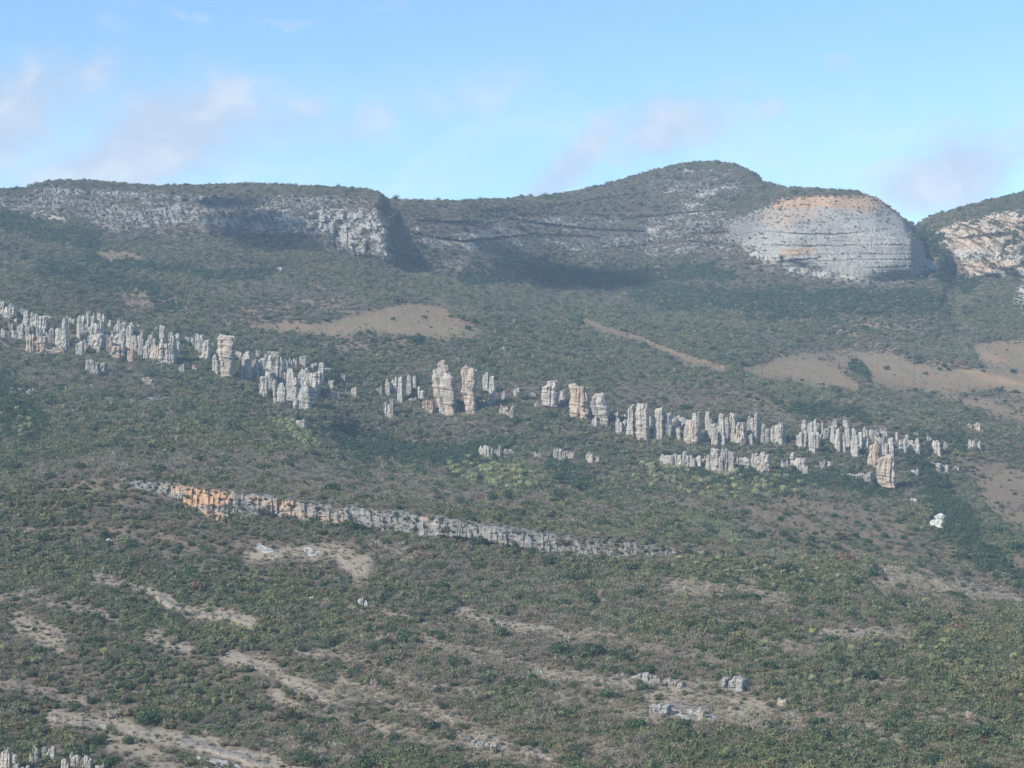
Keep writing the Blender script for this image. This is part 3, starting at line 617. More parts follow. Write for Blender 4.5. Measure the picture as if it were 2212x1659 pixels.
row(Z2, [(357, 391, 288, 348), (409, 444, 246, 350), (455, 486, 230, 330), (494, 524, 233, 398), (549, 581, 220, 348), (594, 611, 226, 305), (405, 465, 373, 487), (625, 659, 288, 370), (650, 719, 378, 452, dict(warm=.45)), (565, 610, 360, 400, dict(dark=.2))],
    "before the giant pillar", G_B, 380)
build_pillar(*Z2(704, 0)[:1], Z2(862, 0)[0], Z2(0, 134)[1], Z2(0, 478)[1], 'giant pale pillar with a knob on top, tallest of all',
    group=G_B, seed=401, warm=.28, depth=.75,
    prof=[(0, -.12, .48), (.1, -.2, .5), (.25, -.3, .47), (.4, -.44, .47), (.55, -.5, .49), (.7, -.49, .44), (.8, -.49, .16), (.86, -.46, .12), (.9, -.3, .04), (1, -.26, -.02)])
build_pillar(Z2(895, 0)[0], Z2(990, 0)[0], Z2(0, 160)[1], Z2(0, 468)[1], 'tall block-headed rock pillar with an orange foot, right of the giant one',
    group=G_B, seed=402, warm=.38, depth=.85,
    prof=[(0, -.12, .46), (.12, -.2, .5), (.26, -.3, .46), (.29, -.36, .4), (.4, -.42, .4), (.6, -.46, .46), (.85, -.5, .5), (.9, -.4, .5), (.93, -.24, .5), (1, -.2, .44)])
row(Z2, [(1040, 1070, 204, 315), (1077, 1116, 221, 330), (1073, 1107, 305, 402), (1035, 1052, 375, 402), (1062, 1102, 362, 408), (1156, 1184, 318, 380), (1236, 1253, 310, 358), (1247, 1271, 283, 327), (1143, 1190, 410, 470, dict(warm=.35)), (1183, 1232, 415, 493, dict(warm=.35)), (1290, 1312, 330, 360, dict(dark=.25)), (1345, 1372, 325, 352, dict(dark=.3)), (1365, 1398, 385, 425, dict(dark=.25))],
    "beyond the orange-footed tower", G_B, 410)
build_pillar(Z2(1406, 0)[0], Z2(1505, 0)[0], Z2(0, 256)[1], Z2(0, 433)[1], 'stout pale tower with a stepped left shoulder, first of three stout central towers', group=G_B, seed=431, warm=.2,
    prof=[(0, .2, .5), (.15, -.45, .5), (.5, -.5, .5), (.8, -.42, .5), (.85, -.12, .5), (1, -.08, .46)])
row(Z2, [(1526, 1561, 308, 402)], 'squeezed between the first two stout central towers', G_B, 432)
build_pillar(Z2(1578, 0)[0], Z2(1706, 0)[0], Z2(0, 278)[1], Z2(0, 492)[1], 'broad blocky tower with an orange upper face and bedded grey base', group=G_B, seed=433, warm=.48,
    prof=[(0, -.46, .5), (.3, -.5, .5), (.5, -.46, .48), (.86, -.48, .48), (.9, -.5, .46), (.93, -.5, -.24), (1, -.48, -.28)])
build_pillar(Z2(1720, 0)[0], Z2(1834, 0)[0], Z2(0, 336)[1], Z2(0, 537)[1], 'stout grey tower with a lower right buttress, third of the stout central towers', group=G_B, seed=434, warm=.18,
    prof=[(0, .1, .5), (.2, 0, .5), (.35, -.4, .5), (.6, -.5, .46), (.62, -.5, .33), (.95, -.5, .3), (1, -.4, .2)])
row(Z2, [(1733, 1767, 478, 542), (1885, 1922, 488, 588), (1924, 1952, 513, 575), (1880, 1900, 445, 500, dict(dark=.2)), (1935, 1950, 465, 510, dict(dark=.2))], "beyond the stout towers", G_B, 440)
row(Z3, [(10, 40, 245, 322), (45, 66, 260, 322), (74, 104, 182, 338), (118, 176, 166, 362, dict(warm=.2)), (182, 202, 235, 300, dict(dark=.2)), (213, 259, 188, 362, dict(warm=.25)), (257, 306, 222, 362), (291, 338, 213, 320), (324, 360, 278, 360, dict(warm=.2)), (338, 396, 230, 300), (382, 452, 254, 384, dict(warm=.3)), (424, 461, 205, 372)],
    "in the tight row right of centre", G_C, 460)
row(Z3, [(494, 514, 213, 335), (511, 561, 248, 355), (552, 592, 218, 388), (525, 560, 300, 388), (598, 624, 238, 372, dict(dark=.15)), (621, 694, 220, 388, dict(warm=.25)), (694, 710, 318, 378), (716, 772, 216, 374, dict(dark=.15)), (780, 834, 276, 373, dict(dark=.2)), (848, 907, 271, 376, dict(dark=.1))],
    "in the clustered columns", G_C, 490)
row(Z3, [(984, 1034, 318, 398), (1050, 1086, 322, 434), (1070, 1106, 318, 400), (1012, 1035, 252, 318, dict(dark=.1)), (1045, 1070, 262, 325, dict(dark=.1)), (1080, 1104, 250, 318), (1108, 1130, 262, 320), (1140, 1162, 290, 335), (1168, 1192, 288, 380), (1192, 1218, 300, 415), (1228, 1250, 330, 420), (1240, 1273, 286, 400)],
    "in ragged row left half", G_C, 520)
row(Z3, [(1278, 1314, 338, 452), (1285, 1305, 296, 340), (1316, 1338, 318, 400), (1338, 1372, 348, 400), (1345, 1368, 292, 345), (1376, 1400, 300, 352), (1405, 1430, 305, 350), (1438, 1472, 300, 345), (1410, 1442, 340, 420), (1446, 1476, 350, 440), (1474, 1507, 352, 448), (1180, 1205, 245, 292, dict(dark=.15)), (1236, 1262, 255, 295, dict(dark=.15))],
    "above the lower tower", G_C, 550)
row(Z3, [(1362, 1428, 363, 502, dict(warm=.45))], 'touching the lower tower on its left', G_C, 570)
build_pillar(Z3(1408, 0)[0], Z3(1512, 0)[0], Z3(0, 448)[1], Z3(0, 638)[1], 'large bedded tower standing lowest on the slope at the right end', group=G_C, seed=575, warm=.35, depth=.9,
    prof=[(0, .3, .48), (.12, -.1, .5), (.3, -.42, .5), (.5, -.5, .5), (.75, -.46, .5), (.9, -.42, .5), (1, -.3, .42)])
row(Z3, [(1518, 1532, 320, 362), (1534, 1577, 356, 442), (1586, 1618, 360, 440), (1612, 1650, 356, 446), (1572, 1588, 330, 362), (1690, 1712, 338, 368), (1720, 1740, 365, 430), (1738, 1760, 363, 444), (1780, 1800, 370, 410, dict(dark=.25)), (1620, 1640, 318, 345)],
    "of the last right pillars", G_C, 580)
row(Z3, [(1895, 1930, 272, 300, dict(warm=.4)), (1932, 1972, 268, 306, dict(warm=.3)), (1912, 1945, 358, 415), (1945, 1975, 365, 420), (1700, 1755, 478, 512), (1755, 1800, 490, 530, dict(dark=.2)), (1598, 1640, 518, 552), (1820, 1860, 500, 530, dict(dark=.3)), (1600, 1632, 665, 705, dict(white=.4)), (2180, 2200, 318, 335)],
    "of outcrops near right edge", G_C, 600)
row(Z2, [(1012, 1034, 672, 742), (1034, 1077, 666, 757), (1075, 1105, 678, 742, dict(dark=.2)), (1103, 1150, 666, 752, dict(dark=.15)), (1150, 1176, 700, 745), (1178, 1204, 688, 738), (1203, 1232, 690, 738)], "in the low central cluster", G_D, 620)
row(Z2, [(1366, 1400, 706, 757), (1488, 1562, 688, 757, dict(dark=.25)), (1563, 1618, 703, 748, dict(warm=.3)), (1694, 1738, 706, 772, dict(warm=.3)), (1733, 1778, 733, 778, dict(warm=.35))], "under the stout towers", G_D, 640)
row(Z3, [(243, 322, 438, 492), (313, 389, 423, 502, dict(dark=.1)), (388, 437, 442, 502, dict(warm=.2)), (437, 471, 444, 502), (471, 496, 449, 497), (495, 535, 440, 520, dict(warm=.2)), (525, 581, 408, 528, dict(warm=.2)), (581, 645, 413, 528, dict(dark=.3)), (644, 669, 454, 500), (674, 732, 453, 508), (746, 833, 428, 528, dict(warm=.2))],
    "in the lower row", G_D, 660)
row(Z3, [(903, 937, 468, 522, dict(dark=.15)), (948, 1032, 433, 520, dict(warm=.2)), (1000, 1045, 500, 550), (1108, 1137, 468, 518, dict(dark=.25)), (1153, 1177, 475, 515, dict(dark=.15)), (1203, 1272, 538, 568), (1288, 1378, 533, 592, dict(dark=.35)), (1060, 1100, 500, 520), (1200, 1240, 485, 510, dict(dark=.2))],
    "low left of the lower tower", G_D, 680)
def crags(line, n_, seed, hh, label, group):
    rs = np.random.RandomState(seed)
    for q in range(n_):
        t = (q + rs.uniform(0, 1)) / n_; u = np.interp(t, np.linspace(0, 1, len(line)), [p[0] for p in line]); v = np.interp(u, [p[0] for p in line], [p[1] for p in line]) + rs.uniform(-9, 7)
        w = rs.uniform(7, 17); h = rs.uniform(.5, 1.1) * hh
        build_pillar(u - w / 2, u + w / 2, v - h, v, label.replace('broken crag', 'broken crag, ' + ORD[q] + ' from left,'), name='crag', cat='crag', group=group, seed=seed + q, dark=rs.uniform(.05, .35), warm=rs.uniform(0, .4), rnd=rs.uniform(.1, .5))
crags([(20, 718), (150, 750), (260, 768), (385, 780)], 26, 800, 34, 'grey broken crag wedged between the pillars of the left row', 'crags between the left pillars')
crags([(540, 800), (600, 835), (690, 845)], 9, 830, 30, 'grey broken crag wedged into the bluff ending the left row', 'crags in the left bluff')
crags([(1330, 935), (1450, 950), (1600, 958), (1690, 955)], 16, 850, 30, 'grey broken crag wedged between the right-hand columns', 'crags between the right columns')
crags([(1730, 945), (1800, 950), (1900, 965), (1990, 975)], 14, 870, 24, 'grey broken crag in the ragged right row', 'crags of the ragged right row')
crags([(1430, 1005), (1560, 1012), (1660, 1012)], 7, 890, 18, 'low grey crag wedged into the lower rock row', 'crags of the lower rock row')
# the white boulder and other lone rocks
build_pillar(Z3(1700, 0)[0], Z3(1778, 0)[0], Z3(0, 758)[1], Z3(0, 828)[1], 'bright white angular boulder alone in the green gully at right', name='boulder', cat='boulder', seed=705, white=.6, cols=[(.0, .42, .55, 0), (.28, .86, 1, .1)], rnd=.75)
for i, (u1, u2, v1, v2, lab, kw) in enumerate([
    (1557, 1602, 1462, 1492, 'pale dome-shaped boulder above the brown ledge at lower right', dict(white=.2)),
    (773, 784, 1290, 1308, 'small white block standing in scrub at lower middle', dict(white=.4)),
    (786, 794, 1298, 1314, 'small grey block beside the white one at lower middle', {}),
    (662, 675, 1289, 1300, 'small pale block left of the white standing block', dict(white=.2)),
    (222, 240, 1164, 1173, 'small white slab under the left cliff band', dict(white=.3)),
    (314, 328, 1186, 1196, 'small white boulder right of the white slab', dict(white=.4)),
    (590, 607, 578, 588, 'tiny white outcrop alone on the slope below the mesa', dict(white=.7)),
    (1680, 1698, 1508, 1528, 'small buff rock right of the brown ledge', dict(warm=.3)),
    (1440, 1452, 1464, 1480, 'short grey stub on the low ledge at lower right', {}),
    (1378, 1400, 1452, 1470, 'pale block at the left end of the low ledge', dict(white=.15)),
    (1402, 1424, 1458, 1478, 'pale block in the middle of the low ledge', dict(white=.15)),
    (1426, 1470, 1470, 1486, 'flat pale block at the right end of the low ledge', dict(warm=.25)),
    (1152, 1170, 1446, 1456, 'small dark-edged slab at the head of the central dry strip', dict(dark=.2)),
    (1505, 1520, 1528, 1550, 'buff stub at the right end of the brown ledge', dict(warm=.4)),
    (1400, 1440, 1522, 1544, 'pale weathered block on the brown ledge', {}),
    (1045, 1070, 1604, 1618, 'pale block at the foot of the bottom-centre ledge', {}),
    (1015, 1040, 1600, 1616, 'pale jointed block left on the bottom-centre ledge', {}),
    (1216, 1232, 1372, 1380, 'small white stone on the dark slab at centre', dict(white=.3)),
    (1078, 1092, 750, 760, 'grey bump beside the bare meadow', dict(dark=.3))]):
    build_pillar(u1, u2, v1, v2, lab, name='boulder', cat='boulder', seed=720 + i, rnd=.6, **{'dark': .3 if u2 - u1 > 18 else .05, **kw})
row(lambda x, y: (x, y), [(-12, 18, 1618, 1690), (20, 34, 1628, 1652), (62, 80, 1615, 1662), (92, 116, 1612, 1640), (130, 146, 1640, 1675), (150, 170, 1625, 1660), (172, 196, 1632, 1664), (204, 222, 1650, 1680), (28, 58, 1650, 1690)],
    'in the bottom left corner', 'rocks of the bottom left corner', 760)

# ------------------------------------------------------------------ vegetation
def leaf_mat(name, kind):
    m, n, b = new_mat(name)
    a = attr(n, 'tint', 'INSTANCER' if kind == 'inst' else 'GEOMETRY')
    oi = n.node('ShaderNodeObjectInfo'); g = n.node('ShaderNodeNewGeometry')
    src = a.outputs['Color'] if kind == 'inst' else oi.outputs['Color']
    sh = n.math('MULTIPLY_ADD', g.outputs['Random Per Island'], .7, .65)
    mm = n.node('ShaderNodeVectorMath', operation='SCALE'); n.l.new(src, mm.inputs[0]); n.l.new(sh, mm.inputs['Scale'])
    n.l.new(mm.outputs[0], b.inputs['Base Color'])
    tr = n.node('ShaderNodeBsdfTranslucent'); n.l.new(mm.outputs[0], tr.inputs['Color'])
    mx = n.node('ShaderNodeMixShader'); mx.inputs[0].default_value = .25
    n.l.new(b.outputs[0], mx.inputs[1]); n.l.new(tr.outputs[0], mx.inputs[2])
    out = [q for q in n.n if q.type == 'OUTPUT_MATERIAL'][0]; n.l.new(mx.outputs[0], out.inputs['Surface'])
    return m
ML_I = leaf_mat('foliage_mass', 'inst'); ML_O = leaf_mat('foliage', 'obj')
mb, n, b = new_mat('bark'); pos = n.node('ShaderNodeTexCoord').outputs['Object']
n.l.new(n.mix(n.noise(pos, 3, 4), C(.13, .105, .085), C(.27, .235, .2)), b.inputs['Base Color'])

def crown_geo(seed, nq=150, size=.24, lobes=6, flat=.8, tri=True, spread=1.0):
    """leaf clumps through a lumpy crown, radius about 1, centre at z .75"""
    rs = np.random.RandomState(seed)
    lc = rs.normal(0, .42 * spread, (lobes, 3)); lc[:, 2] = np.abs(lc[:, 2]) * .7 * flat + .35
    lr = rs.uniform(.38, .62, lobes)
    which = rs.randint(0, lobes, nq)
    dirn = rs.normal(0, 1, (nq, 3)); dirn /= np.linalg.norm(dirn, axis=1)[:, None]
    rad_ = rs.uniform(.55, 1.0, nq) ** .5
    c = lc[which] + dirn * (lr[which] * rad_)[:, None] * np.array([1, 1, flat])
    c[:, 2] = np.maximum(c[:, 2], .02)
    nrm = dirn + rs.normal(0, .55, (nq, 3)); nrm /= np.linalg.norm(nrm, axis=1)[:, None]
    t1 = np.cross(nrm, rs.normal(0, 1, (nq, 3))); t1 /= np.linalg.norm(t1, axis=1)[:, None]; t2 = np.cross(nrm, t1)
    s = size * rs.uniform(.6, 1.4, nq)[:, None]
    v = np.stack([c - t1 * s, c - t2 * s * .8, c + t1 * s * 1.0, c + t2 * s * .8], 1)
    return v.reshape(-1, 3), np.arange(nq * 4).reshape(nq, 4)
def twig_geo(seed, nq=120):
    rs = np.random.RandomState(seed)
    az = rs.uniform(0, 2 * math.pi, nq); el = rs.uniform(.25, 1.5, nq); L = rs.uniform(.55, 1.1, nq)
    d = np.stack([np.cos(az) * np.cos(el), np.sin(az) * np.cos(el), np.sin(el)], -1)
    st = d * rs.uniform(.1, .65, nq)[:, None] + rs.normal(0, .2, (nq, 3)) * np.array([1, 1, .2])
    st[:, 2] = np.abs(st[:, 2]); e = st + (d + rs.normal(0, .4, (nq, 3))) * L[:, None] * .5
    s = np.cross(d, rs.normal(0, 1, (nq, 3))); s /= np.linalg.norm(s, axis=1)[:, None]
    w = rs.uniform(.02, .045, nq)[:, None]
    v = np.stack([st - s * w, st + s * w, e + s * w * .5, e - s * w * .5], 1)
    return v.reshape(-1, 3), np.arange(nq * 4).reshape(nq, 4)
def palm_geo(seed, nfr=15, low=False):
    """arching fronds with leaflets on both sides; returns crown and trunk"""
    rs = np.random.RandomState(seed); V, F = [], []; th = rs.uniform(.15, .5) if low else rs.uniform(.9, 1.5)
    for k in range(nfr):
        az = k * 2.399 + rs.uniform(-.3, .3); e0 = rs.uniform(.35, 1.45); L = rs.uniform(.85, 1.15); m = 7
        pts = []; p = np.array([0, 0, th]); el = e0
        for q in range(m + 1):
            pts.append(p.copy()); p = p + np.array([math.cos(az) * math.cos(el), math.sin(az) * math.cos(el), math.sin(el)]) * L / m; el -= .3 * (1.1 + q * .12)
        side = np.array([-math.sin(az), math.cos(az), 0])
        for q in range(m):
            for s in (-1, 1):
                wd = .26 * math.sin(math.pi * (q + .8) / (m + 1))
                a, bb = pts[q], pts[q + 1]
                tip = (a + bb) / 2 + side * s * wd * 1.2 + np.array([0, 0, -.10]) + (bb - a) * .9
                o = len(V); V += [a, a * .35 + bb * .65, tip, tip * .6 + a * .4]; F.append((o, o + 1, o + 2, o + 3))
    return (np.array(V), np.array(F)), th
def tube(pts, rads, ns=6):
    V, F = [], []
    for (p, r) in zip(pts, rads):
        for k in range(ns):
            a = 2 * math.pi * k / ns; V.append((p[0] + r * math.cos(a), p[1] + r * math.sin(a), p[2]))
    for i in range(len(pts) - 1):
        for k in range(ns):
            F.append((i * ns + k, i * ns + (k + 1) % ns, (i + 1) * ns + (k + 1) % ns, (i + 1) * ns + k))
    return np.array(V), np.array(F)

protos = bpy.data.collections.new('plant_kinds')
def proto(nm, geo):
    me = mesh_from(nm, geo[0], geo[1], ML_I); o = bpy.data.objects.new(nm, me); protos.objects.link(o)
for k in range(4): proto(f'a{k}_bush', crown_geo(200 + k, 380, .125, 8))
for k in range(3): proto(f'b{k}_twigs', merge([twig_geo(220 + k, 190), crown_geo(230 + k, 130, .09, 6)]))
for k in range(2): proto(f'c{k}_tree', crown_geo(240 + k, 480, .115, 10, 1.0, spread=.9))
for k in range(3): proto(f'd{k}_palm', palm_geo(250 + k, 13, True)[0])
# index: 0-3 bush, 4-6 twigs, 7-8 tree, 9-11 palm

# regions of plant cover
m_dark = strokes([([(1020, 600), (1130, 595), (1260, 605), (1400, 600)], 24, 1), ([(1400, 590), (1560, 590)], 16, .6), ([(800, 965), (900, 985), (1000, 990), (1080, 985)], 26, .85), ([(0, 480), (90, 500), (200, 520)], 26, .6), ([(290, 625), (340, 650), (380, 660)], 20, .8), ([(1985, 1000), (2010, 1060), (2060, 1120), (2100, 1180)], 34, .8),
    ([(2010, 520), (2040, 580), (2100, 620)], 22, .9), ([(0, 850), (60, 930)], 50, .5), ([(740, 930), (780, 990)], 30, .7), ([(890, 725), (900, 740)], 18, .8), ([(200, 560), (420, 590), (560, 600)], 16, .5), ([(1980, 950), (2060, 960)], 26, .5), ([(2120, 1210), (2212, 1250)], 30, .6), ([(1200, 1010), (1260, 1045)], 26, .5), ([(1830, 790), (1880, 810)], 14, .7), ([(2040, 790), (2090, 800)], 10, .7), ([(100, 590), (250, 600)], 20, .4), ([(1400, 640), (1700, 660), (2000, 650)], 36, .45), ([(1700, 880), (1860, 905)], 14, .6), ([(1500, 1010), (1900, 1060)], 22, .45), ([(700, 800), (760, 830)], 30, .4)])
m_palm = strokes([([(960, 1010), (1080, 1020), (1180, 1040)], 26, .6), ([(1340, 1025), (1500, 1040), (1700, 1050)], 26, .5), ([(1440, 1205), (1620, 1215), (1720, 1230)], 12, .5), ([(600, 920), (670, 960)], 24, .6), ([(0, 900), (60, 945)], 30, .5), ([(880, 600), (1000, 625), (1100, 640)], 22, .4), ([(1180, 640), (1400, 660), (1700, 700), (1950, 720)], 40, .28), ([(300, 640), (360, 650)], 16, .5), ([(1720, 960), (1800, 975)], 12, .4), ([(640, 590), (800, 610)], 25, .25), ([(150, 480), (450, 590)], 40, .12), ([(250, 870), (500, 900)], 46, .26), ([(1900, 1420), (2180, 1480)], 50, .06), ([(400, 880), (580, 925)], 34, .35)])
m_grey = strokes([([(300, 450), (560, 470), (760, 440)], 70, .8), ([(900, 500), (1200, 500), (1500, 480), (1640, 540)], 60, .8), ([(1300, 420), (1550, 400)], 60, .6), ([(1560, 560), (1800, 600), (1950, 610)], 34, .8), ([(1740, 480), (1900, 520)], 80, .9), ([(100, 1020), (500, 1010), (900, 1065), (1300, 1120)], 34, .8), ([(200, 1160), (500, 1200), (900, 1210), (1300, 1260)], 60, .55), ([(1100, 850), (1500, 860), (1750, 890)], 36, .8), ([(900, 920), (1250, 930)], 26, .5), ([(480, 640), (780, 650)], 34, .6), ([(60, 830), (340, 830)], 34, .5), ([(1850, 1250), (2212, 1300)], 50, .4), ([(0, 1400), (700, 1550), (1300, 1640)], 120, .4), ([(700, 1350), (1300, 1450), (1900, 1500)], 120, .35), ([(1300, 1280), (1900, 1330)], 60, .6)])
m_lime = strokes([([(1065, 525), (1110, 530), (1180, 520), (1290, 560), (1330, 575)], 20, .8), ([(600, 925), (665, 965)], 20, .5), ([(1040, 1020), (1160, 1030)], 20, .5), ([(1420, 1100), (1520, 1130), (1600, 1160)], 16, .5)])
noise_a = fbm(X / 70, Y / 90, oct=4, seed=81); noise_b = fbm(X / 16, Y / 22, oct=3, seed=83)
dens = np.ones(UU.shape)
semi_d, dry_d, mead_d, rock_d = toward(semi, 4), toward(dry, 6), toward(meadow, 3), np.maximum(toward(rock_b * (1 - oband), 2), rock_b * (1 - .25 * oband))
dens *= 1 - mead_d * .90
dens *= 1 - semi_d * np.where(noise_b > .56, .65, .96)
dens *= 1 - dry_d * np.where(noise_b > .52, .3, .78)
dens *= 1 - rock_d * np.where(rockface > .5, .9, .45 + .22 * np.clip(centre + mesa, 0, 1)) * (1 - .2 * oband) * (1 - .85 * toward(oband, 6) * (1 - oband))
dens *= 1 - .25 * mesa * (1 - m_dark) - .5 * dome
dens *= .45 + 1.1 * sstep(fbm(X / 150, Y / 200, oct=3, seed=85), .3, .6)
dens *= .7 + .6 * noise_a
dens = np.clip(dens, 0.0, 1.3)
gmix = np.clip(m_grey * .75 + (noise_a - .5) * 1.6 + .30, 0, 1) * (1 - m_dark) * (1 - .5 * m_palm)
gmix = np.maximum(gmix, np.clip(mesa + centre + dome_edge, 0, 1) * .88 * sstep(VV, skl[None] + 6, skl[None] + 26)); gmix = np.maximum(gmix, toward(oband, 5) * .8)

# sample points by real ground area
def quad_area(a, b_, c):
    d1 = np.stack([a[1:, :-1] - a[:-1, :-1], b_[1:, :-1] - b_[:-1, :-1], c[1:, :-1] - c[:-1, :-1]], -1)
    d2 = np.stack([a[:-1, 1:] - a[:-1, :-1], b_[:-1, 1:] - b_[:-1, :-1], c[:-1, 1:] - c[:-1, :-1]], -1)
    return np.abs(np.cross(d1, d2)[..., 2]) + .35 * np.linalg.norm(np.cross(d1, d2), axis=-1)
QA = quad_area(X, Y, Z)
inframe = (UU[:-1, :-1] > -170) & (UU[:-1, :-1] < 2380) & (VV[:-1, :-1] < 1800)
far_boost = np.clip(RR[:-1, :-1] / 1500, .8, 1.0)
wgt = QA * dens[:-1, :-1] * inframe / far_boost * np.interp(RR[:-1, :-1], [700, 1500], [1.6, 1.05])
DENS = 0.135
N = int(wgt.sum() * DENS); print('plants', N, 'area', wgt.sum())
N = min(N, 480000)
cdf = np.cumsum(wgt.ravel()); cdf /= cdf[-1]
pick = np.searchsorted(cdf, RS.rand(N)); qi, qj = np.unravel_index(pick, wgt.shape)
fi, fj = RS.rand(N), RS.rand(N)
def qs(A): return (A[qi, qj] * (1 - fi) * (1 - fj) + A[qi + 1, qj] * fi * (1 - fj) + A[qi, qj + 1] * (1 - fi) * fj + A[qi + 1, qj + 1] * fi * fj)
px, py, pz = qs(X), qs(Y), qs(Z); pd, pp, pg, pl = qs(m_dark), qs(m_palm), qs(gmix), qs(m_lime); pu, pv = qs(UU), qs(VV)
pm, prk, psemi, pdry = qs(meadow), qs(rock_b), qs(semi), qs(dry_d)
# keep plants off the pillars
keep = np.ones(N, bool); KR = RS.rand(N) * 1.3
for (ul, ur, vt, vb_) in PIL:
    if vb_ - vt > 14: keep &= ~((pu > ul - 1) & (pu < ur + 1) & (pv < vb_ + 6 * KR) & (pv > vb_ - 14 - .2 * (vb_ - vt)))
r1, r2, r3 = RS.rand(N), RS.rand(N), RS.rand(N)
is_palm = (r1 < pp * .45)
is_tree = (~is_palm) & (r2 < pd * .8 + .05)
is_twig = (~is_palm) & (~is_tree) & (r2 < .05 + .95 * pg + .9 * pdry)
kind = RS.randint(0, 4, N)
kind = np.where(is_twig, 4 + RS.randint(0, 3, N), kind); kind = np.where(is_tree, 7 + RS.randint(0, 2, N), kind); kind = np.where(is_palm, 9 + RS.randint(0, 3, N), kind)
size = RS.lognormal(0, .33, N) * 1.9 * np.interp(py, [700, 1500], [.74, .98])
size *= np.where(is_twig, .95, 1.0) * np.where(is_tree, 1.25, 1.0) * np.where(is_palm, 1.15, 1)
size *= np.where(pm > .5, np.where(r3 > .9, .75, .38), 1)
size *= 1 - .35 * np.clip(psemi + pm + pdry * 1.3 + prk, 0, 1.3)
size = np.clip(size, .5, 5.2)
hgt = size * RS.uniform(.75, 1.25, N) * np.where(is_twig, 1.05, 1)
def colr(c, jit): return np.array(c)[None, :] * (1 + (RS.rand(N, 1) - .5) * jit) * (1 + (RS.rand(N, 3) - .5) * .12)
cg = colr((.134, .148, .078), .35); co = colr((.168, .166, .086), .35); cd = colr((.058, .088, .044), .4); ct = colr((.236, .204, .150), .35); cpal = colr((.25, .265, .13), .5); cli = colr((.185, .215, .10), .4); cbr = colr((.17, .12, .07), .5)
mixf = fbm(px / 40, py / 40, oct=3, seed=91)[:, None]
colv = np.where(r3[:, None] < sstep(mixf, .38, .62) * .8, co, cg)
colv = np.where((r3 > .965)[:, None], cbr, colv)
colv = np.where(is_twig[:, None], np.where((r3 < .12)[:, None], colr((.11, .12, .06), .5), ct), colv)
colv = np.where((is_tree | (r3 < pd * .8))[:, None] & ~is_twig[:, None], cd, colv)
colv = np.where((is_twig & (RS.rand(N) < pdry * .9))[:, None], colr((.36, .31, .24), .4), colv)
colv = np.where(((pm > .5) & (r3 <= .9))[:, None], colr((.17, .14, .085), .5), colv)
colv = np.where((RS.rand(N) < pl * .7)[:, None], cli, colv)
colv = np.where(is_palm[:, None], cpal, colv)
def stuff(name, sel, label, cat):
    me = bpy.data.meshes.new(name); m = int(sel.sum()); me.vertices.add(m)
    me.vertices.foreach_set('co', np.stack([px, py, pz - .15], -1)[sel].astype(np.float32).ravel())
    a = me.attributes.new('kind_index', 'INT', 'POINT'); a.data.foreach_set('value', kind[sel].astype(np.int32))
    a = me.attributes.new('scl', 'FLOAT_VECTOR', 'POINT'); a.data.foreach_set('vector', np.stack([size, size, hgt], -1)[sel].astype(np.float32).ravel())
    rot = np.stack([RS.normal(0, .12, N), RS.normal(0, .12, N), RS.uniform(0, 6.28, N)], -1)
    a = me.attributes.new('rot', 'FLOAT_VECTOR', 'POINT'); a.data.foreach_set('vector', rot[sel].astype(np.float32).ravel())
    a = me.attributes.new('tint', 'FLOAT_VECTOR', 'POINT'); a.data.foreach_set('vector', np.clip(colv[sel], 0, 1).astype(np.float32).ravel())
    o = link(name, me, kind='stuff', label=label, category=cat)
    mod = o.modifiers.new('scatter', 'NODES'); mod.node_group = GN
    return o
GN = bpy.data.node_groups.new('scatter', 'GeometryNodeTree')
GN.interface.new_socket('Geometry', in_out='INPUT', socket_type='NodeSocketGeometry'); GN.interface.new_socket('Geometry', in_out='OUTPUT', socket_type='NodeSocketGeometry')
gi_, go_ = GN.nodes.new('NodeGroupInput'), GN.nodes.new('NodeGroupOutput')
ci = GN.nodes.new('GeometryNodeCollectionInfo'); ci.inputs['Collection'].default_value = protos; ci.inputs['Separate Children'].default_value = True; ci.inputs['Reset Children'].default_value = True
ip = GN.nodes.new('GeometryNodeInstanceOnPoints'); ip.inputs['Pick Instance'].default_value = True
def na(nm, t):
    q = GN.nodes.new('GeometryNodeInputNamedAttribute'); q.data_type = t; q.inputs['Name'].default_value = nm; return q.outputs['Attribute']
er = GN.nodes.new('FunctionNodeEulerToRotation')
GN.links.new(gi_.outputs[0], ip.inputs['Points']); GN.links.new(ci.outputs[0], ip.inputs['Instance']); GN.links.new(na('kind_index', 'INT'), ip.inputs['Instance Index'])
GN.links.new(na('rot', 'FLOAT_VECTOR'), er.inputs[0]); GN.links.new(er.outputs[0], ip.inputs['Rotation']); GN.links.new(na('scl', 'FLOAT_VECTOR'), ip.inputs['Scale'])
GN.links.new(ip.outputs[0], go_.inputs[0])
stuff('scrub', keep & ~is_palm & ~is_tree & ~is_twig, 'low green and olive scrub blanketing the hillsides', 'scrub')
stuff('dry_brush', keep & is_twig, 'leafless grey-brown brush mixed through the slopes', 'brush')
stuff('forest', keep & is_tree, 'dark evergreen woodland in the gullies and under the cliffs', 'woodland')
stuff('palm_thicket', keep & is_palm, 'far yellow-green palm thickets speckling the slopes', 'palm thicket')

